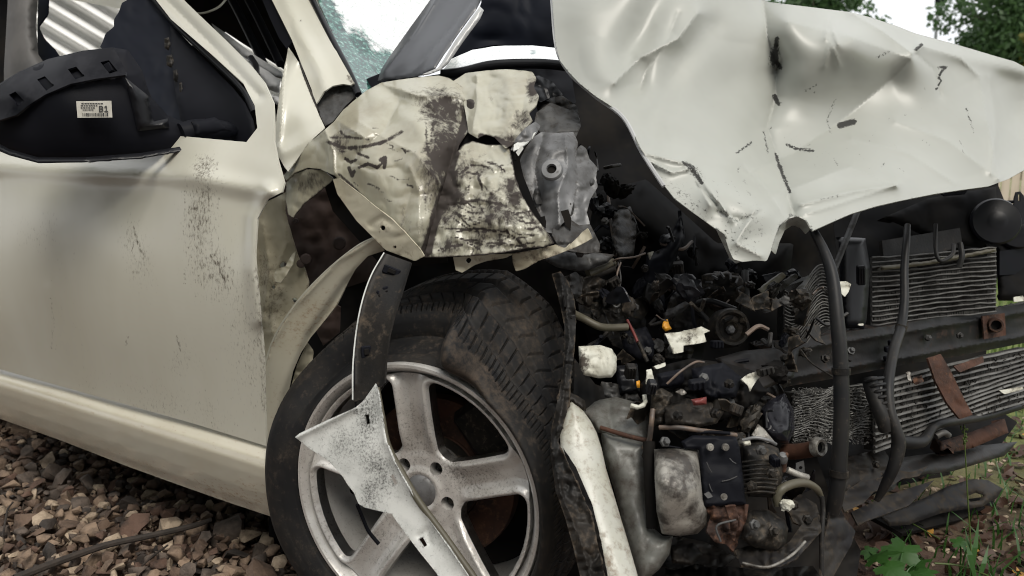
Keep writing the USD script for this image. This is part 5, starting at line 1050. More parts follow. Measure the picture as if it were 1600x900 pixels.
def core(name, mat, back, rows, d0, dslope, u_range, wob, label, rad, n_pts=16, parent=None, seed=1, sag=0.0, taper=None):
    """Cooling tubes of a crushed radiator, each a bent strip of its own in front of a dark fin pack."""
    rg = np.random.default_rng(seed)
    u0, u1 = u_range
    q = [(u0, rows[0][0]), *[(u1, r[1]) for r in rows[:1]], (u1, rows[-1][1]), (u0, rows[-1][0])]
    pack = sheet(name, car, back, q, lambda u, v: d0 + (u - u0) * dslope + .016, 'd', 8, thick=.02, crumple=[(.006, 40)], label=label)
    allp = []
    for k, (va, vb) in enumerate(rows):
        pts = []
        for t in np.linspace(0, 1, n_pts):
            u = u0 + (u1 - u0) * t
            v = va + (vb - va) * t + wob(t, k) + rg.normal() * .5
            pts.append((u, v, d0 + (u - u0) * dslope + .004 * math.sin(t * 9 + k * .7) + rg.normal() * .0012))
        tube('cooling_tube', pack, mat, pts, rad, n=5, smooth=2)
        allp.append(pts)
    fins = []
    for A, B in zip(allp[:-1], allp[1:]):
        A, B = np.array(A), np.array(B)
        for t in np.arange(0, n_pts - 1, (n_pts - 1) / ((u1 - u0) / 1.9)):
            i = int(t); w = t - i
            p, q = A[i] * (1 - w) + A[i + 1] * w, B[i] * (1 - w) + B[i + 1] * w
            p[0] += rg.normal() * .5; q[0] += rg.normal() * .5
            a, b = at_d(p[0], p[1], p[2] + .004), at_d(q[0], q[1], q[2] + .004)
            s_, e = R_ * .00025, V_ * .006
            fins.append((np.array([a - s_, a + s_, b + s_, b - s_, a - s_ + e, a + s_ + e, b + s_ + e, b - s_ + e]), BOXF))
    n8 = np.arange(len(fins))[:, None, None] * 8
    put('cooling_fins', (np.vstack([x[0] for x in fins]), (n8 + np.array(BOXF)[None]).reshape(-1, 3)), mat, pack, kind='stuff')
    return pack


# upper radiator
core('radiator', 'alu', 'core', [(402 + 7.6 * k, 388 + 7.0 * k) for k in range(15)], 1.62, .0007, (1362, 1556), lambda t, k: 1.2 * math.sin(t * 5 + k * .15), 'finned radiator behind the bumper beam', .0022, seed=2)
core('bent_radiator_end', 'alu', 'core', [(448 + 5.6 * k, 424 + 4.4 * k) for k in range(21)], 1.42, .0006, (1226, 1300), lambda t, k: 24 * math.sin(t * 3.1 + .3) * (1 - k / 26) * (t - .4) * -1.6 + 10 * math.sin(t * 6), 'folded end of the radiator with wavy tubes', .0013, seed=3)
sheet('radiator_tank', car, 'black', [(1310, 370), (1352, 372), (1360, 420), (1354, 500), (1350, 514), (1318, 512), (1312, 440)], [(1310, 370, 1.58), (1352, 372, 1.60), (1318, 512, 1.56)], 'd', 5, inflate=(.02, 14), thick=.01)
sheet('radiator_top_rail', car, 'olive', [(1376, 416), (1450, 408), (1556, 388), (1557, 393), (1450, 414), (1376, 423)], [(1376, 416, 1.60), (1556, 390, 1.73), (1450, 412, 1.655)], 'd', 3, inflate=(.008, 4), thick=.01)
sheet('fan_shroud', car, 'deep', [(1300, 330), (1560, 290), (1580, 340), (1560, 392), (1460, 408), (1372, 416), (1310, 420)], [(1300, 330, 1.75), (1560, 290, 2.0), (1372, 416, 1.68)], 'd', 12, crumple=[(.02, 60)])
sheet('shroud_rib', car, 'dusty', [(1378, 376), (1440, 366), (1500, 356), (1504, 384), (1446, 402), (1382, 412)], [(1378, 376, 1.66), (1500, 356, 1.76), (1382, 412, 1.65)], 'd', 6, thick=.01, crumple=[(.008, 40)])
# lower condenser, tipped back under the beam
core('condenser', 'alu_pale', 'core_pale', [(602 + 9.3 * k, 543 + 7.6 * k) for k in range(12)], 1.36, .00125, (1366, 1604), lambda t, k: -3 * math.sin(t * 4 + k * .5), 'ribbed condenser below the bumper beam', .0030, seed=5)
core('crushed_condenser_end', 'alu_pale', 'core_pale', [(614 + 4.4 * k, 600 + 4.6 * k) for k in range(19)], 1.29, .0007, (1240, 1372), lambda t, k: 4 * math.sin(t * 8 + k * .25) + 1.6 * math.sin(t * 21 + k * .5), 'crushed end of the condenser with matted fins', .0011, n_pts=26, seed=6)
rgf = np.random.default_rng(21)
fins = []
for k in range(1300):
    u, v = rgf.uniform(1238, 1376), rgf.uniform(606, 694)
    d = 1.29 + (u - 1240) * .0007 - .004
    a = .9 * math.sin(u * .06 + v * .11) + rgf.normal() * .45
    m_ = trimesh.creation.box((rgf.uniform(.002, .0055), .0005, .002)); m_.apply_transform(trimesh.transformations.euler_matrix(rgf.normal() * .6, rgf.normal() * .6, a))
    fins.append(placed(m_, at_d(u, v, d)))
put('matted_fins', trimesh.util.concatenate(fins), 'alu_pale', car, kind='stuff')
fins = []
for k in range(300):
    t = rgf.uniform(0, 1); u = 1366 + 238 * t; v = 545 + 60 * (1 - t) + rgf.uniform(4, 88)
    m_ = trimesh.creation.box((rgf.uniform(.003, .008), .0006, .003)); m_.apply_transform(trimesh.transformations.euler_matrix(rgf.normal() * .6, rgf.normal() * .6, rgf.uniform(0, 3.2)))
    fins.append(placed(m_, at_d(u, v, 1.36 + (u - 1366) * .00125 - .003)))
put('loose_fins', trimesh.util.concatenate(fins), 'darkmetal', car, kind='stuff')
sheet('rust_strap', car, 'rust', [(1450, 560), (1470, 553), (1486, 580), (1506, 622), (1520, 648), (1500, 655), (1480, 630), (1462, 596)], [(1450, 560, 1.41), (1470, 553, 1.43), (1510, 650, 1.44)], 'd', 3, thick=.004, crumple=[(.006, 24)], jag=.6, label='rusty bent strap across the condenser')
sheet('rust_strap', car, 'rust', [(1490, 572), (1536, 556), (1538, 566), (1500, 582)], [(1490, 572, 1.47), (1536, 556, 1.53), (1500, 582, 1.47)], 'd', 3, thick=.003, crumple=[(.006, 14)], jag=.6)
sheet('rust_strap', car, 'rust', [(1425, 592), (1440, 586), (1444, 596), (1430, 602)], [(1425, 592, 1.40)], 'd', 3, thick=.003, crumple=[(.006, 10)], jag=.8)
sheet('lower_crossmember', car, 'rust', [(1468, 690), (1520, 674), (1570, 654), (1576, 676), (1520, 700), (1480, 708), (1468, 704)], [(1468, 690, 1.60), (1576, 660, 1.78), (1480, 708, 1.60)], 'd', 4, inflate=(.015, 10), thick=.03, crumple=[(.006, 30)])
sheet('lower_crossmember', car, 'beam', [(1400, 716), (1470, 706), (1530, 696), (1590, 690), (1570, 712), (1490, 736), (1440, 742), (1380, 752)], [(1400, 716, 1.55), (1590, 690, 1.86), (1440, 742, 1.55)], 'd', 5, inflate=(.015, 12), thick=.03, crumple=[(.006, 30)])
tube('condenser_pipe', car, 'hose', [(1404, 690, 1.40), (1440, 690, 1.43), (1458, 668, 1.46), (1480, 660, 1.49), (1540, 650, 1.60), (1600, 632, 1.72), (1640, 622, 1.8)], [.012, .011, .008, .009, .009, .009, .009], n=10)
tube('condenser_pipe', car, 'alu', [(1462, 682, 1.455), (1474, 676, 1.46), (1482, 680, 1.47)], .006, n=8)

# hoses and cables hanging in front of the pack
tube('hanging_hose', car, 'hose', [(1262, 346, 1.27), (1274, 366, 1.24), (1290, 398, 1.21), (1301, 436, 1.19), (1308, 500, 1.17), (1313, 560, 1.16), (1315, 640, 1.155), (1312, 710, 1.155), (1307, 770, 1.16), (1300, 800, 1.17)], [.006, .007, .008, .0095, .0105, .011, .0115, .0115, .0115, .011], n=14)
tube('hanging_hose', car, 'hose', [(1418, 352, 1.55), (1416, 380, 1.52), (1413, 420, 1.50), (1413, 470, 1.47), (1408, 510, 1.44), (1396, 550, 1.38), (1388, 600, 1.33), (1390, 640, 1.31), (1400, 672, 1.30), (1404, 696, 1.30), (1396, 730, 1.30), (1382, 760, 1.31), (1370, 782, 1.32)], [.006, .007, .0075, .008, .009, .009, .009, .0095, .010, .0115, .010, .008, .005], n=12)
tube('corrugated_hose', car, 'hose', [(1358, 590, 1.33), (1366, 620, 1.32), (1378, 650, 1.31), (1386, 672, 1.31)], .013, n=12)
for k in range(9):
    t = k / 8
    tube('hose_ring', car, 'hose', [(1352 + 28 * t, 596 + 76 * t, 1.322 - .01 * t), (1366 + 28 * t, 592 + 76 * t, 1.31 - .01 * t), (1380 + 22 * t, 590 + 76 * t, 1.322 - .01 * t)], .0028, n=6, smooth=4)
tube('wiring_loop', car, 'hose', [(1462, 350, 1.62), (1462, 390, 1.60), (1470, 408, 1.59), (1488, 398, 1.60), (1490, 382, 1.62)], .004, n=8)
tube('wiring_loop', car, 'hose', [(1500, 380, 1.63), (1503, 400, 1.62), (1498, 418, 1.62)], .006, n=8)
tube('thin_pipe', car, 'greymetal', [(1296, 440, 1.45), (1340, 330, 1.6)], .006, n=8)
tube('open_pipe', car, 'rust', [(1225, 706, 1.24), (1250, 705, 1.22), (1276, 700, 1.195)], .0125, n=16)
pf = frame(R_ * .55 - V_ + U_ * .1)
put('pipe_mouth', lathe([(.0085, .003), (.0125, .004), (.015, .001), (.015, -.008), (.0085, -.008)], 26, pf, at_d(1281, 699, 1.185), closed=True), 'scratched', car, smooth=40)
put('pipe_bore', lathe([(0, 0), (.0092, 0), (.0092, -.003), (0, -.003)], 22, pf, at_d(1281, 699, 1.189)), 'deep', car)
tube('curved_hose', car, 'olive', [(1216, 790, 1.10), (1214, 776, 1.10), (1222, 764, 1.10), (1240, 756, 1.11), (1260, 755, 1.12), (1276, 764, 1.13), (1283, 776, 1.14)], [.006, .0065, .0065, .0065, .006, .0055, .004], n=10)
tube('curved_hose', car, 'hose', [(1284, 776, 1.13), (1286, 800, 1.13), (1284, 840, 1.12), (1284, 905, 1.11)], .0035, n=8)
put('broken_plug', placed(lump((.010, .009, .008), 5, 2, .5, 2.2), at_d(1229, 789, 1.09)), 'whitebit', car, smooth=30)
put('cap_nut', placed(lathe([(0, .008), (.005, .007), (.007, .003), (.0085, .0), (.0085, -.005), (0, -.005)], 20), at_d(1222, 715, 1.12), (-50, 0, 0)), 'steel', car, smooth=35)
put('threaded_stud', placed(lathe([(0, .02), (.005, .019), (.005, -.01), (0, -.01)], 14), at_d(1224, 726, 1.125), (-70, 0, 0)), 'rust', car, smooth=35)
tube('steel_link', car, 'scratched', [(1230, 734, 1.13), (1248, 742, 1.13), (1262, 746, 1.135)], .005, n=8)
sheet('bent_tab', car, 'greymetal', [(1244, 724), (1256, 720), (1258, 738), (1250, 742), (1243, 738)], [(1244, 724, 1.15)], 'd', 2.5, thick=.002, holes=[Point(1251, 731).buffer(3).exterior.coords[:-1]])
for k in range(8):
    tube('compressor_rib', car, 'darkmetal', [(1160 + k * .3, 722 + k * 7, 1.085), (1190, 719 + k * 7, 1.075), (1214, 722 + k * 7, 1.10)], .0016, n=6, smooth=3)
# rivets on the plate
for (u, v, r_) in ((1110, 699, .0052), (1134, 699, .0052), (1131, 776, .0056)):
    put('rivet', placed(lathe([(0, .003), (.002, .003), (.0022, .0018), (r_ * .8, .002), (r_, 0), (r_, -.003), (0, -.003)], 16), at_d(u, v, 1.066)), 'scratched', car, smooth=35)
sheet('plate_scrape', car, 'steel', [(1100, 772), (1108, 768), (1114, 776), (1106, 779)], [(1100, 772, 1.058)], 'd', 2, thick=.001, jag=.5)
for (a, b) in (((1104, 722), (1112, 738)), ((1128, 752), (1152, 744)), ((1140, 716), (1150, 724)), ((1108, 756), (1113, 768))):
    tube('scratch_line', car, 'greymetal', [(a[0], a[1], 1.0635), ((a[0] + b[0]) / 2, (a[1] + b[1]) / 2 + 1.5, 1.063), (b[0], b[1], 1.0635)], .0007, n=5, smooth=2)
# pulley and belt, alternator
pulley_f = frame(-V_ + R_ * .15 + U_ * .12)
put('belt_pulley', lathe([(0, .003), (.006, .003), (.010, .008), (.014, .003), (.022, .002), (.026, .010), (.031, .010), (.034, .004), (.034, -.02), (0, -.02)], 44, pulley_f, at_d(1141, 512, 1.33)), 'darkmetal', car, smooth=35)
put('pulley_nut', lathe([(0, .008), (.006, .007), (.0075, .004), (.0075, -.002), (0, -.002)], 6, pulley_f, at_d(1141, 515, 1.318)), 'steel', car)
tube('drive_belt', car, 'hose', [(1086, 482, 1.38), (1100, 494, 1.36), (1118, 516, 1.335), (1126, 536, 1.33)], .005, n=8)
tube('drive_belt', car, 'hose', [(1086, 474, 1.38), (1110, 470, 1.37), (1150, 484, 1.35)], .005, n=8)
put('alternator', placed(lump((.045, .04, .04), 31, 3, .3, 2.2), at_d(1130, 455, 1.45)), 'darkmetal', car, smooth=40)
for k in range(7):
    a = k * .5
    tube('alternator_vent', car, 'greymetal', [(1130 + 22 * math.cos(a), 452 - 18 * math.sin(a), 1.405), (1130 + 30 * math.cos(a + .2), 452 - 26 * math.sin(a + .2), 1.42)], .0025, n=5, smooth=0)
tube('bracket_rod', car, 'greymetal', [(1164, 424, 1.45), (1165, 452, 1.43), (1166, 478, 1.42)], .007, n=8)
sheet('pump_casting', car, 'greymetal', [(1180, 470), (1210, 460), (1220, 474), (1208, 486), (1194, 490), (1186, 482)], [(1180, 470, 1.36), (1220, 474, 1.37), (1194, 490, 1.34)], 'd', 3, inflate=(.012, 10), crumple=[(.010, 14)], jag=.7)
for (a, b, w, dd, mm) in (((1190, 458), (1226, 428), 7, 1.37, 'olive'), ((1216, 452), (1246, 430), 6, 1.39, 'dusty'), ((1196, 440), (1222, 430), 10, 1.41, 'matt'), ((1236, 470), (1266, 432), 3, 1.38, 'greymetal')):
    t = np.array(b, float) - a; nn = np.array([-t[1], t[0]]) / np.hypot(*t) * w
    sheet('bent_bracket', car, mm, [tuple(np.array(a) - nn), tuple(np.array(b) - nn * .6), tuple(np.array(b) + nn * .6), tuple(np.array(a) + nn)], [(a[0], a[1], dd), (b[0], b[1], dd + .03)], 'd', 3, thick=.004, crumple=[(.006, 16)], jag=.5, seed=int(a[0]))
# white and coloured fragments
W_ = [('broken_trim', 'whitebit', [(904, 541), (938, 539), (956, 545), (964, 558), (963, 580), (956, 590), (934, 591), (912, 586), (905, 572)], 1.17, (.012, 16), .5),
      ('broken_trim', 'whitebit', [(1039, 521), (1060, 519), (1084, 514), (1096, 510), (1110, 517), (1100, 521), (1104, 534), (1090, 537), (1068, 540), (1068, 550), (1053, 553), (1048, 540)], 1.15, None, .8),
      ('broken_trim', 'whitebit', [(1010, 578), (1018, 576), (1022, 592), (1020, 612), (1014, 612), (1010, 596)], 1.13, None, 1.0), ('broken_trim', 'whitebit', [(1022, 572), (1040, 566), (1040, 572), (1026, 577)], 1.14, None, .6),
      ('white_clip', 'whitebit', [(1003, 617), (1010, 616), (1012, 628), (1008, 636), (996, 640), (984, 637), (986, 630), (998, 633), (1005, 628)], 1.12, (.004, 3), .2),
      ('broken_trim', 'whitebit', [(1312, 440), (1322, 439), (1330, 444), (1326, 456), (1320, 464), (1314, 458)], 1.22, None, 1.0),
      ('chipped_edge', 'whitebit', [(1158, 592), (1170, 584), (1190, 578), (1198, 582), (1184, 592), (1176, 604), (1172, 612), (1168, 602)], 1.15, None, 1.2), ('chipped_edge', 'scratched', [(1056, 612), (1066, 607), (1074, 614), (1066, 618)], 1.10, None, .8),
      ('chipped_edge', 'scratched', [(1176, 680), (1184, 662), (1194, 670), (1212, 692), (1200, 692)], 1.12, None, .6),
      ('chipped_edge', 'whitebit', [(1160, 690), (1172, 688), (1174, 695), (1163, 697)], 1.08, (.004, 3), .5), 
      ('chipped_edge', 'whitebit', [(1012, 395), (1022, 392), (1016, 406)], 1.38, None, .5), ('chipped_edge', 'whitebit', [(1341, 506), (1350, 505), (1349, 509), (1342, 509)], 1.40, None, .4),
      ('chipped_edge', 'scratched', [(1416, 582), (1422, 580), (1424, 596), (1419, 594)], 1.36, None, .5), ('chipped_edge', 'whitebit', [(1560, 610), (1598, 604), (1600, 608), (1570, 616)], 1.6, None, .5), ('chipped_edge', 'whitebit', [(1584, 464), (1600, 462), (1600, 470), (1584, 472)], 1.7, None, .5),
      ('amber_clip', 'orange', [(1036, 503), (1043, 498), (1046, 508), (1050, 514), (1040, 518), (1034, 512)], 1.30, (.006, 5), .3), ('amber_clip', 'orange', [(994, 596), (1000, 594), (1000, 606), (995, 606)], 1.22, (.003, 3), .3),
      ('red_plug', 'red', [(1080, 624), (1104, 620), (1104, 632), (1084, 634)], 1.09, (.006, 5), .6), ]
for n, m_, o, dd, inf, jg in W_:
    sheet(n, car, m_, o, lambda u, v, dd=dd, o=o: dd + (u - o[0][0]) * .0003 - (v - o[0][1]) * .0003, 'd', 2.4, inflate=inf, thick=.0022, jag=jg, crumple=[(.004, 14)], seed=int(o[0][0] + o[0][1]) % 9000, dirt=[('blob', 909, 566, 11, 16, 0, 1.1), ('blob', 1075, 530, 16, 8, -10, .6)], edge_dirt=(.35, 3))
# pipes, rods, wires
for n, m_, pts, r_ in [
    ('coolant_pipe', 'olive', [(896, 490, 1.26), (912, 498, 1.27), (936, 510, 1.27), (956, 512, 1.28), (980, 511, 1.29)], .0065), ('coolant_pipe', 'olive', [(918, 428, 1.33), (940, 418, 1.35), (958, 410, 1.37)], .008), ('coolant_pipe', 'dusty', [(880, 404, 1.34), (920, 430, 1.34), (960, 420, 1.36)], .006),
    ('metal_rod', 'greymetal', [(1040, 498, 1.34), (1062, 484, 1.36), (1082, 474, 1.37)], .004), ('metal_rod', 'darkmetal', [(988, 514, 1.3), (1000, 540, 1.28), (1012, 566, 1.26)], .0035), ('metal_rod', 'darkmetal', [(1024, 498, 1.34), (1016, 508, 1.33), (1044, 500, 1.34)], .003),
    ('loose_wire', 'copper', [(958, 408, 1.36), (968, 404, 1.35), (990, 402, 1.36), (1008, 396, 1.38)], .0018), ('loose_wire', 'copper', [(970, 410, 1.34), (964, 430, 1.33), (966, 450, 1.33), (958, 466, 1.33)], .0018), ('loose_wire', 'greymetal', [(966, 410, 1.34), (970, 436, 1.33), (966, 460, 1.33)], .0014),
    ('loose_wire', 'copper', [(950, 300, 1.55), (955, 350, 1.5), (962, 400, 1.45)], .003), ('loose_wire', 'matt', [(1062, 330, 1.5), (1066, 372, 1.48), (1054, 400, 1.46), (1040, 420, 1.45), (1036, 448, 1.43)], .004), ('loose_wire', 'greymetal', [(1012, 443, 1.40), (1022, 447, 1.395), (1032, 444, 1.40)], .0016),
    ('cable_harness', 'copper', [(1030, 668, 1.10), (1060, 668, 1.09), (1090, 672, 1.09), (1120, 676, 1.10), (1150, 680, 1.12)], .0035), ('cable_harness', 'matt', [(1078, 680, 1.10), (1100, 675, 1.09), (1140, 677, 1.1)], .0025), ('cable_harness', 'copper', [(1020, 640, 1.12), (1018, 660, 1.11), (1014, 690, 1.12), (1006, 700, 1.13)], .004),
    ('cable_harness', 'rust', [(938, 668, 1.155), (970, 678, 1.14), (1000, 686, 1.13), (1014, 688, 1.13)], .0035), ('loose_wire', 'matt', [(1030, 690, 1.10), (1040, 696, 1.09), (1064, 700, 1.09)], .0012), ('loose_wire', 'copper', [(1042, 600, 1.13), (1064, 580, 1.13), (1086, 566, 1.15), (1100, 566, 1.16)], .0018),
    ('loose_wire', 'red', [(980, 500, 1.30), (990, 520, 1.28), (996, 534, 1.27)], .0025), ('edge_pipe', 'steel', [(1160, 688, 1.105), (1180, 684, 1.1), (1200, 688, 1.1), (1212, 694, 1.11)], .0025), ('black_gap_strip', 'deep', [(1014, 690, 1.115), (1016, 750, 1.10), (1020, 825, 1.09)], .009),
    ('loose_wire', 'greymetal', [(1150, 812, 1.04), (1120, 822, 1.04), (1126, 846, 1.04)], .0015), ('exhaust_shield_edge', 'scratched', [(1160, 880, 1.03), (1200, 886, 1.02), (1236, 868, 1.04), (1258, 846, 1.06)], .002)]:
    tube(n, car, m_, pts, r_, n=8)
put('harness_ring', placed(trimesh.creation.torus(.006, .0016, 16, 8), at_d(963, 474, 1.31)), 'greymetal', car, smooth=40)
# horn and far-side bits at the right edge
horn_f = frame(-V_ + R_ * -.2 + U_ * .1)
put('horn', lathe([(0, .012), (.02, .011), (.024, .008), (.05, .006), (.054, .0), (.052, -.012), (.03, -.022), (0, -.024)], 40, horn_f, at_d(1556, 346, 1.76)), 'black', car, smooth=35)
put('horn', lathe([(0, .012), (.02, .011), (.024, .008), (.046, .006), (.05, .0), (.048, -.012), (.03, -.022), (0, -.024)], 40, horn_f, at_d(1590, 356, 1.80)), 'black', car, smooth=35)
sheet('horn_bracket', car, 'black', [(1584, 350), (1585, 310), (1588, 300), (1594, 299), (1600, 306), (1602, 350)], [(1584, 350, 1.75)], 'd', 3, thick=.004, holes=[slot(1592.5, 309, 1.8, 5, 0)])
sheet('headlamp_cluster', car, 'deep', [(1380, 340), (1450, 310), (1510, 300), (1556, 292), (1558, 318), (1540, 330), (1545, 380), (1600, 372), (1640, 380), (1640, 470), (1560, 470), (1556, 390), (1470, 380)], [(1380, 340, 1.72), (1556, 292, 1.84), (1640, 470, 1.84), (1470, 380, 1.76)], 'd', 6, inflate=(.02, 16), thick=.02, crumple=[(.008, 40)])
sheet('side_panel_strip', car, 'matt', [(1562, 392), (1640, 384), (1640, 426), (1562, 430)], [(1562, 392, 1.78), (1640, 384, 1.84), (1562, 430, 1.78)], 'd', 6, thick=.006)
tube('bonnet_stay', car, 'black', [(1552, 318, 1.82), (1570, 316, 1.80), (1586, 315, 1.78)], .004, n=8)
sheet('slam_panel_edge', car, 'gloss', [(1470, 302), (1500, 299), (1512, 297), (1508, 303), (1476, 306)], [(1470, 302, 1.70), (1512, 297, 1.72), (1476, 306, 1.70)], 'd', 3, thick=.003)

# small crushed bits spread through the bay so that no plain dark wall shows
rgj = np.random.default_rng(77)
bay = Polygon([(900, 180), (940, 250), (1010, 330), (1090, 360), (1130, 400), (1200, 420), (1300, 430), (1310, 560), (1220, 610), (1200, 700), (1290, 760), (1270, 800), (1120, 780), (1050, 740), (1060, 700), (1000, 640), (940, 600), (900, 420), (940, 380), (905, 300)])
made = 0
while made < 190:
    u, v = rgj.uniform(890, 1320), rgj.uniform(180, 890)
    if not bay.contains(Point(u, v)) or (1030 < u < 1115 and 495 < v < 560) or (890 < u < 975 and 530 < v < 600) or (1100 < u < 1190 and 480 < v < 545):
        continue
    dark = v < 440
    d = rgj.uniform(1.42, 1.62) if dark else rgj.uniform(1.2, 1.42) if v < 640 else rgj.uniform(1.13, 1.28)
    kind = rgj.choice(['lump', 'shard', 'wire'], p=[.30, .38, .32])
    mat = rgj.choice(['deep', 'black']) if v < 400 else rgj.choice(['matt', 'darkmetal', 'dusty', 'black', 'deep', 'greymetal'], p=[.14, .34, .30, .08, .10, .04])
    if v < 400 and kind == 'shard':
        kind = 'wire'
    if kind == 'lump':
        s = rgj.uniform(.008, .028)
        put('crushed_fitting', placed(lump((s, s * rgj.uniform(.4, 1), s * rgj.uniform(.4, .9)), 100 + made, 2, .5, 2), at_d(u, v, d), tuple(rgj.uniform(0, 360, 3))), str(mat), car, smooth=30)
    elif kind == 'shard':
        n_s = rgj.integers(4, 7); a = np.sort(rgj.uniform(0, 6.28, n_s)); r_ = rgj.uniform(6, 26, n_s)
        o = [(u + rr * math.cos(t) * rgj.uniform(.6, 1.4), v + rr * math.sin(t)) for rr, t in zip(r_, a)]
        q = Polygon(o)
        if q.area < 40 or not q.is_valid:
            made += 1
            continue
        sx, sy = rgj.normal(0, .0012, 2)
        sheet('broken_plastic_shard', car, str(mat), o, lambda uu, vv, u=u, v=v, d=d, sx=sx, sy=sy: d + (uu - u) * sx + (vv - v) * sy, 'd', 4, thick=.0025, crumple=[(.008, 14)], jag=.8, seed=300 + made, edge_dirt=(.4, 3))
    else:
        L_ = rgj.uniform(20, 60); a = rgj.uniform(0, 3.14); w = rgj.normal(0, 9, 3)
        tube('loose_wire', car, str(rgj.choice(['hose', 'copper', 'matt', 'darkmetal'])), [(u, v, d), (u + L_ * .4 * math.cos(a), v + L_ * .4 * math.sin(a) + w[0], d + rgj.normal() * .015), (u + L_ * math.cos(a) + w[1], v + L_ * math.sin(a) + w[2], d + rgj.normal() * .02)], rgj.uniform(.0012, .004), n=6)
    made += 1

# bolts, plugs and clamps
rgb_ = np.random.default_rng(5)
hexb = lathe([(0, .006), (.004, .006), (.0048, .005), (.0048, .001), (.0075, .0), (.0075, -.004), (0, -.004)], 6)
spots = [(945, 345, 1.42), (1008, 420, 1.40), (1030, 452, 1.40), (992, 480, 1.36), (1050, 545, 1.20), (1012, 548, 1.31), (986, 532, 1.315), (1160, 500, 1.34), (1178, 478, 1.35), (1206, 470, 1.335), (1226, 560, 1.27), (1290, 560, 1.30), (1330, 548, 1.38), (1450, 528, 1.66), (1500, 524, 1.70), (1100, 590, 1.13), (1140, 600, 1.13), (1060, 650, 1.07), (1118, 646, 1.10), (1190, 704, 1.08), (1206, 740, 1.08), (1174, 760, 1.07), (1040, 690, 1.085), (1210, 830, 1.05), (1180, 820, 1.04), (906, 396, 1.27), (1240, 790, 1.11), (1262, 812, 1.12), (1370, 726, 1.42), (1010, 712, 1.13)]
for u, v, d in spots:
    put('bolt', placed(hexb, at_d(u, v, d - .012), tuple(rgb_.normal(size=3) * 18)), str(rgb_.choice(['darkmetal', 'greymetal', 'darkmetal'])), car)
for u, v, d, w, h, a in ((930, 560, 1.25, 22, 15, 10), (1018, 604, 1.12, 14, 20, -6), (1090, 600, 1.11, 26, 14, 8), (1150, 640, 1.10, 20, 16, -20), (960, 440, 1.33, 18, 12, 30), (1060, 420, 1.44, 16, 22, 4), (1246, 484, 1.36, 14, 18, -30), (1196, 580, 1.16, 24, 12, 14), (1120, 538, 1.27, 18, 12, 0), (1210, 720, 1.09, 12, 16, 6), (985, 580, 1.235, 16, 22, 0), (1345, 430, 1.52, 12, 30, 3)):
    bx = [chamfer_box((w / FPX * d, h / FPX * d, .016), .002)]
    for q in (-.3, 0, .3):
        b_ = chamfer_box((w * .12 / FPX * d, h * .8 / FPX * d, .004), .0006); b_.apply_translation((q * w / FPX * d, 0, .009)); bx.append(b_)
    put('cable_plug', placed(trimesh.util.concatenate(bx), at_d(u, v, d - .01), (rgb_.normal() * 14, rgb_.normal() * 14, a)), str(rgb_.choice(['matt', 'black', 'dusty', 'greybottle'], p=[.4, .2, .3, .1])), car)
for (u, v, d, r_, t) in ((1314, 580, 1.159, .0135, (0, -1)), (1408, 512, 1.438, .0105, (-.3, -1)), (1311, 740, 1.156, .0135, (-.05, -1))):
    ax_ = t[0] * R_ + t[1] * U_
    put('hose_clamp', lathe([(r_ - .0025, -.005), (r_, -.005), (r_, .005), (r_ - .0025, .005)], 24, frame(ax_, up=V_), at_d(u, v, d), closed=True), 'darkmetal', car, smooth=30)
# ------------------------------------------------------------------ cabin shell and what lies beyond the windows
sheet('broken_window_trim', car, 'navy', [(60, -40), (76, -40), (74, 22), (59, 42), (68, 60), (84, 76), (92, 88), (150, 100), (150, 260), (50, 260), (58, 100)], [(60, 0, 2.02), (92, 88, 1.95), (150, 260, 1.9), (50, 260, 1.98)], 'd', 5, jag=1.2, thick=.004)
sheet('door_pillar', car, 'deep', [(-60, -60), (20, -60), (18, 40), (16, 110), (16, 300), (-60, 300)], [(-60, 0, 2.2), (18, 40, 2.15), (16, 300, 2.1)], 'd', 12)  # added dark strip standing in for cabin darkness at the left edge
sheet('cabin_interior', car, 'deep', [(262, -60), (300, 40), (300, 330), (520, 330), (560, 160), (520, 70), (470, -60)], [(262, 0, 2.5), (300, 330, 2.4), (520, 330, 2.2), (470, -60, 2.5)], 'd', 8, crumple=[(.03, 70)], holes=[[(336, 52), (352, 50), (398, 80), (446, 110), (440, 158), (424, 158), (384, 112)]])  # dark backing sheet standing in for the unlit depth of the cabin
for nm, mt, size, pos in (('roof', 'paint', (1.5, 1.25, .03), (-1.45, .78, 1.47)), ('far_door', 'matt', (1.7, .05, .62), (-1.0, 1.5, .56)), ('cabin_floor', 'deep', (2.0, 1.4, .03), (-1.0, .80, .24)), ('seat_back', 'seat', (.14, .5, .62), (-1.42, .55, .80)), ('rear_body', 'paint', (1.6, 1.45, .75), (-2.7, .78, .66))):
    b_ = chamfer_box(size, .014); b_.apply_translation(pos)
    put(nm, b_, mt, car, smooth=20)
cs = thing('corrugated_sheet', 'white ribbed metal sheet seen through the broken side window', 'metal sheet')
rib_dir = np.array([.52, -.86])
sheet('ribbed_panel', cs, 'corr', [(30, -140), (560, -140), (560, 470), (30, 480)], lambda u, v: 4.3 + .0008 * (u - 100) - .045 * np.tanh(2.2 * np.sin((u * rib_dir[0] + v * rib_dir[1]) / 26 * 2 * np.pi)), 'd', 4, thick=.004, dirt=[('blob', 134, 17, 5, 3, 0, .8)])


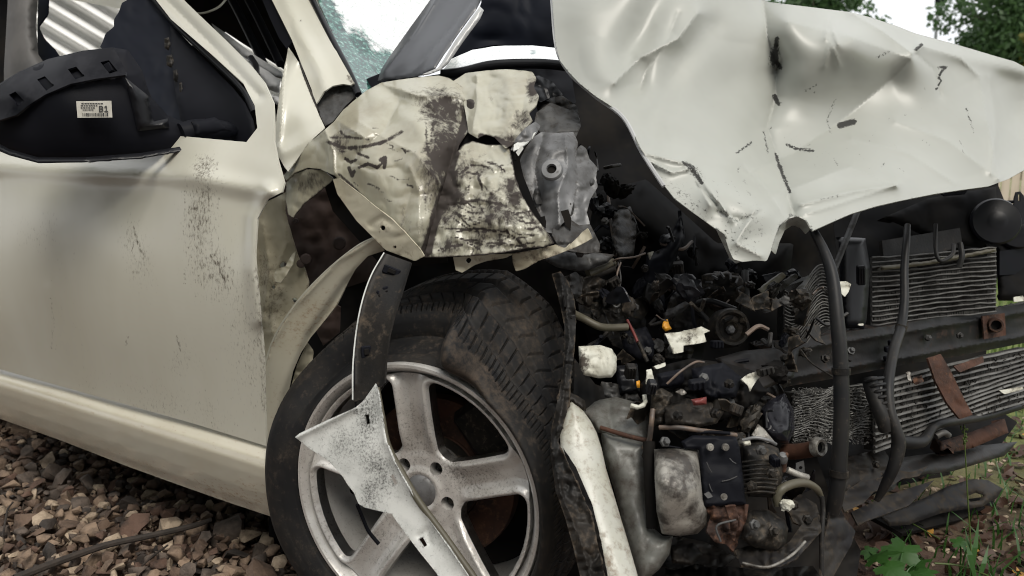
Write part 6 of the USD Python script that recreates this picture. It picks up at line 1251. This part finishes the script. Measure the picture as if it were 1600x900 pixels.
def tree(name, label, base, height, crown_r, seed, leaves, leaf, mat='leaf_far', group=None, squash=1.0, into=None, n_l=24):
    rg = np.random.default_rng(seed)
    t = into or thing(name, label, 'tree', group)
    x, y = base[0], base[1]
    z0 = ground_z(x, y) - .05
    P = [(x, y, z0), (x + rg.normal() * .1, y, z0 + height * .3), (x + rg.normal() * .2, y + rg.normal() * .2, z0 + height * .62), (x + rg.normal() * .3, y, z0 + height * .92)]
    parts = [tube_mesh(P, [height * .022, height * .018, height * .011, height * .003], 9, 5)]
    cl = []
    for k in range(n_l):
        h = height * rg.uniform(.25, .85)
        a = rg.uniform(0, 6.28); r_ = crown_r * rg.uniform(.55, 1.0) * (1.15 - .75 * abs(h / height - .5) * 1.4)
        e = np.array([x + r_ * math.cos(a), y + r_ * math.sin(a), z0 + h + height * rg.uniform(.02, .14)])
        s0 = np.array([x, y, z0 + h * .85])
        parts.append(tube_mesh([s0, (s0 + e) / 2 + [0, 0, .1], e], [height * .007, height * .005, height * .0015], 6, 4))
        for _ in range(5):
            cl.append((e - (e - s0) * rg.uniform(0, .75) + rg.normal(size=3) * crown_r * .16, crown_r * rg.uniform(.14, .34)))
    for _ in range(8):
        cl.append((np.array([x, y, z0 + height * rg.uniform(.7, 1.0)]) + rg.normal(size=3) * crown_r * .18, crown_r * rg.uniform(.15, .3)))
    put('trunk', trimesh.util.concatenate(parts), 'bark', t, smooth=50)
    c = np.array([q[0] for q in cl]); cr = np.array([q[1] for q in cl])
    k = rg.integers(len(c), size=leaves)
    d = rg.normal(size=(leaves, 3)); d /= np.linalg.norm(d, axis=1)[:, None]
    pos = c[k] + d * (cr[k] * rg.uniform(.35, 1.05, leaves) ** .6)[:, None] * [1, 1, .75 * squash]
    a = rg.normal(size=(leaves, 3)); a /= np.linalg.norm(a, axis=1)[:, None]
    b = np.cross(a, rg.normal(size=(leaves, 3))); b /= np.linalg.norm(b, axis=1)[:, None]
    s_ = leaf * rg.uniform(.6, 1.4, (leaves, 1))
    v = np.stack([pos - a * s_, pos + b * s_ * .5, pos + a * s_, pos - b * s_ * .5], 1).reshape(-1, 3)
    i = np.arange(leaves)[:, None] * 4
    f = np.vstack([np.hstack([i, i + 1, i + 2]), np.hstack([i, i + 2, i + 3])])
    put('crown', (v, f), mat, t)
    return t


def far(u, d):
    p = at_d(u, 300, d)
    return p[0], p[1]


tree('broadleaf_tree', 'tall dense green tree at the right beyond the lamp post', far(1632, 22), 9.5, 3.0, 3, 80000, .09, n_l=60)
tree('broadleaf_tree', 'low bushy tree with yellowing leaves right of the tall green tree', far(1660, 19), 4.6, 1.9, 9, 18000, .08, 'leaf_yellow')
tree('broadleaf_tree', 'distant green tree showing just above the bonnet edge', far(1258, 30), 8.6, 2.6, 5, 26000, .11)
tree('broadleaf_tree', 'thin distant tree with sky showing between its leaves above the bonnet', far(1340, 32), 7.9, 1.0, 6, 1500, .11)
tree('broadleaf_tree', 'large tree standing far behind the tall green tree', far(1720, 34), 12, 4.6, 7, 40000, .14)
# the wood the parked wreck faces: behind the photographer, seen only in the paint
wood = thing('treeline', 'line of leafy trees facing the side of the wreck', kind='stuff')
for k, (x, y, h, r_) in enumerate(((-5.2, -6.8, 7.0, 2.6), (-1.0, -8.2, 7.5, 2.8), (3.6, -8.0, 7.0, 2.8), (7.4, -4.2, 6.5, 2.5), (-9.5, -4.0, 7.0, 2.6))):
    tree(None, None, (x, y), h, r_, 40 + k, 3600, .26, into=wood)
lp = thing('lamp_post', 'thin grey lamp post rising above the bonnet against the sky', 'lamp post')
lx, ly = far(1443, 26)
lz = ground_z(lx, ly)
lt = CAM[2] + (at_d(1443, 14, 26)[2] - CAM[2])
put('pole', tube_mesh([(lx, ly, lz - .1), (lx, ly, lz + 2), (lx, ly, lt)], [.09, .06, .045], 10, 3), 'post', lp, smooth=50)
q_ = chamfer_box((.30, .22, .26), .04); q_.apply_translation((lx + .05, ly, lt + .08)); put('lamp_head', q_, 'matt', lp, smooth=20)
q_ = chamfer_box((.10, .30, .03), .01); q_.apply_translation((lx + .05, ly, lt + .30)); put('lamp_bracket', q_, 'matt', lp)
fence = thing('board_fence', 'pale vertical board fence beyond the grass at the right', 'fence')
fx, fy = far(1590, 13)
for k in range(26):
    b_ = chamfer_box((.125, .022, 1.55 + .05 * math.sin(k * 2.1)), .006)
    b_.apply_translation((fx - 1.3 + .14 * k, fy + .02 * math.sin(k), .78 + ground_z(fx, fy)))
    put('board', b_, 'wood', fence)
for zz_ in (.4, 1.2):
    b_ = chamfer_box((3.7, .04, .08), .01); b_.apply_translation((fx + .5, fy + .045, zz_)); put('rail', b_, 'wood', fence)


def blades(n, where, h0, h1, w, seed, bend=.4):
    rg = np.random.default_rng(seed)
    V, F = [], []
    for k in range(n):
        x, y = where(rg)
        z = ground_z(x, y) - .005
        h = rg.uniform(h0, h1); a = rg.uniform(0, 6.28); dx, dy = math.cos(a), math.sin(a); bn = bend * h * rg.uniform(.3, 1.4)
        px, py = -dy * w * rg.uniform(.6, 1.3), dx * w * rg.uniform(.6, 1.3)
        b0 = len(V)
        for t, ww in ((0, 1), (.4, .9), (.75, .6), (1, 0.08)):
            c = np.array([x + dx * bn * t * t, y + dy * bn * t * t, z + h * t * (1 - .25 * t * bend)])
            V += [c + [px * ww, py * ww, 0], c - [px * ww, py * ww, 0]]
        for s_ in range(3):
            q = b0 + 2 * s_
            F += [(q, q + 1, q + 3), (q, q + 3, q + 2)]
    return np.array(V), np.array(F)


put('grass', blades(9000, lambda rg: (rg.uniform(.3, 7.0), rg.uniform(2.2, 12.5)), .12, .5, .006, 61), 'blade', label='tall green grass in front of the board fence', kind='stuff')
put('short_grass', blades(420, lambda rg: tuple(at_z(rg.uniform(1400, 1720), rg.uniform(590, 960), 0)[:2]), .03, .11, .0025, 62, .8), 'weed', label='thin short grass among the fallen leaves', kind='stuff')


def leaf_mesh(size, rg, lobes=1):
    """A dry leaf: a pointed oval bent along its midrib, or a lobed one."""
    n = 9
    t = np.linspace(0, 1, n)
    w = np.sin(np.pi * t ** .8) * .36 * (1 + (.35 * np.sin(t * 14) if lobes > 1 else 0))
    cup, curl = rg.uniform(.1, .5), rg.normal() * .5
    mid = np.c_[np.zeros(n), t - .5, curl * (t - .5) ** 2 * .9]
    L_, R2 = mid + np.c_[-w, np.zeros(n), w * cup], mid + np.c_[w, np.zeros(n), w * cup]
    V = np.vstack([mid, L_, R2]) * size
    F = []
    for i in range(n - 1):
        F += [(i, i + 1, n + i), (i + 1, n + i + 1, n + i), (i, 2 * n + i, i + 1), (i + 1, 2 * n + i, 2 * n + i + 1)]
    return trimesh.Trimesh(V, F, process=False)


rg = np.random.default_rng(91)
litter, ln = [], 0
for k in range(850):
    u, v = rg.uniform(1180, 1760), rg.uniform(545, 1000)
    p = at_z(u, v, 0.0)
    if p[1] > 3.2 or (u < 1330 and v < 780):
        continue
    s_ = rg.uniform(.018, .05)
    m_ = leaf_mesh(s_, rg, rg.integers(1, 3))
    m_.apply_transform(trimesh.transformations.euler_matrix(rg.normal() * .45, rg.normal() * .45, rg.uniform(0, 6.28)))
    m_.apply_translation((p[0], p[1], ground_z(p[0], p[1]) + .006 + .25 * s_ * abs(rg.normal()) * .5))
    if ln < 140 and s_ > .026 and 1300 < u < 1610 and v < 905:
        put('fallen_leaf', m_, 'yellowleaf' if rg.random() < .10 else 'dryleaf', ground)
        ln += 1
    else:
        litter.append(m_)
put('leaf_litter', trimesh.util.concatenate(litter), 'dryleaf', label='brown fallen leaves scattered over the soil on the right', kind='stuff')
sml = []
for k in range(260):
    u, v = rg.uniform(1300, 1700), rg.uniform(600, 960)
    p = at_z(u, v, 0.0)
    s_ = rg.uniform(.004, .013)
    mm = stone_mesh(s_, np.random.default_rng(900 + k)); mm.apply_translation((p[0], p[1], ground_z(p[0], p[1]) + .3 * s_)); sml.append(mm)
put('small_stones', trimesh.util.concatenate(sml), 'stone3', label='small pale stones in the soil on the right', kind='stuff')

# plants
def lobed(size):
    a = np.linspace(0, 2 * np.pi, 60, endpoint=False)
    r_ = .30 + .20 * np.abs(np.cos(2.5 * (a - np.pi / 2))) ** 1.3 + .035 * np.sin(a * 17)
    r_ = r_ * (1 - .35 * np.exp(-((a - 1.5 * np.pi) / .5) ** 2)) * (1 + .25 * np.exp(-((a - .5 * np.pi) / .4) ** 2))
    v = np.vstack([[0, 0, 0], np.c_[r_ * np.cos(a) * .5, r_ * np.sin(a) * .5, -.35 * (r_ * .5) ** 2], np.c_[r_ * np.cos(a), r_ * np.sin(a), -.35 * r_ ** 2 + .012 * np.cos(a * 5)]]) * size
    i = np.arange(60); j = (i + 1) % 60
    f = np.vstack([np.c_[np.zeros(60, int), 1 + i, 1 + j], np.c_[1 + i, 61 + i, 61 + j], np.c_[1 + i, 61 + j, 1 + j]])
    return trimesh.Trimesh(v, f, process=False)


def plant(label, u, v, specs, seed):
    rg = np.random.default_rng(seed)
    b = at_z(u, v, 0.0); b[2] = ground_z(b[0], b[1])
    t = thing('weed_plant', label, 'plant')
    for (lu, lv, dd, size) in specs:
        tip = at_d(lu, lv, dd)
        put('leaf', placed(lobed(size), tip, (rg.normal() * 12, rg.normal() * 12, rg.uniform(0, 360)), front=np.array([.15 * rg.normal(), -.45, .9])), 'weed', t, smooth=60)
        put('leaf_stalk', tube_mesh([b, (b + tip) / 2 + [0, 0, .02], tip], [.0022, .0018, .0012], 6, 5), 'weed', t, smooth=50)


d0 = float((at_z(1400, 905, 0.0) - CAM) @ V_)
plant('low green weed with broad lobed leaves by the hanging flap', 1400, 918, [(1372, 868, d0 - .02, .075), (1410, 862, d0 + .02, .085), (1432, 880, d0, .07), (1392, 888, d0 - .06, .07), (1358, 862, d0 + .06, .045), (1448, 896, d0 - .05, .06)], 3)
plant('small green seedling leaf beside the tall grass stalk', 1502, 880, [(1500, 848, d0 + .05, .04), (1516, 852, d0 + .06, .022)], 4)
st = thing('grass_stalk', 'single tall thin grass stalk with a small seed head', 'grass stalk')
sb = at_z(1522, 905, 0.0); sb[2] = ground_z(sb[0], sb[1]); dS = float((sb - CAM) @ V_)
put('stalk', tube_mesh([sb, at_d(1516, 840, dS), at_d(1511, 760, dS - .01), at_d(1507, 680, dS - .015), at_d(1506, 666, dS - .015)], [.0018, .0016, .0014, .001, .0008], 6, 6), 'blade', st, smooth=50)
seed_m = []
for k in range(26):
    t = rg.uniform(0, 1); m_ = trimesh.creation.icosphere(1, .0016); m_.apply_scale((1, 1, 1.8)); m_.apply_translation(at_d(1506.5 + rg.normal() * 2.2, 664 + 30 * t, dS - .015 + rg.normal() * .002)); seed_m.append(m_)
put('seed_head', trimesh.util.concatenate(seed_m), 'blade', st, smooth=True)
for k, (u, v, tu, tv) in enumerate(((1518, 900, 1530, 806), (1524, 905, 1508, 824), (1530, 905, 1545, 850))):
    tf = thing('grass_tuft', ['broad upright grass blade right of the tall stalk', 'narrow grass blade left of the tall stalk', 'short leaning grass blade at the lower right'][k], 'grass blade')
    a_0 = at_z(u, v, 0.0); dk = float((a_0 - CAM) @ V_); a_1 = at_d(tu, tv, dk + .02); w = R_ * .004
    put('blade', (np.array([a_0 - w, a_0 + w, (a_0 + a_1) / 2 - w * 1.4 - [0, .01, 0], (a_0 + a_1) / 2 + w * 1.4 - [0, .01, 0], a_1]), np.array([(0, 1, 3), (0, 3, 2), (2, 3, 4)])), 'weed', tf)
for k, (pts, r_, lb) in enumerate((([(1362, 782), (1420, 815), (1468, 842)], .0016, 'thin dry stalk lying from the flap towards the grass'), ([(1460, 880), (1500, 884), (1545, 900)], .002, 'pale bent dry stem in front of the seedling'))):
    tw = [at_z(u, v, .03 if k == 0 else .012) for u, v in pts]
    p_ = put('dry_stem', tube_mesh(tw, r_, 6, 5), 'blade', None, lb, smooth=50, cat='dry stem')
# bumper piece lying in front of the wreck
fr = thing('bumper_fragment', 'long grey faded bumper piece lying on the soil under the front', 'car debris')
sheet('shell', fr, 'debris', [(1372, 806), (1400, 794), (1440, 780), (1480, 760), (1520, 748), (1544, 750), (1568, 764), (1558, 778), (1534, 792), (1506, 796), (1470, 802), (1420, 820), (1390, 822)], [(1372, 800, 1.72), (1440, 764, 1.84), (1530, 745, 1.96), (1568, 762, 1.97), (1510, 800, 1.86), (1390, 822, 1.70)], 'd', 4, inflate=(.02, 20), thick=.006, crumple=[(.008, 50)], dirt=[('blob', 1500, 780, 60, 20, 0, .3)], holes=[[(1510, 776), (1524, 770), (1536, 774), (1530, 782), (1516, 784)]])
sheet('underside', fr, 'deep', [(1360, 806), (1430, 790), (1540, 776), (1556, 786), (1500, 812), (1410, 834)], [(1360, 806, 1.76), (1540, 776, 1.98), (1410, 834, 1.74)], 'd', 8, thick=.01)
# twigs on the gravel
def twig(label, pts, r_, z=.055):
    put('twig', tube_mesh([at_z(u, v, z) for u, v in pts], r_, 8, 5), 'twig', None, label, smooth=40, cat='twig')


twig('long dark twig lying across the gravel beside the sill', [(22, 904), (90, 878), (165, 852), (230, 838), (300, 822), (330, 812)], [.008, .0075, .007, .0065, .006, .0045])
twig('thin curved twig at the left edge of the gravel', [(4, 838), (9, 812), (12, 796), (20, 785)], .0022)
twig('thin short twig on the gravel below the long one', [(222, 884), (240, 868), (262, 852)], .0022)
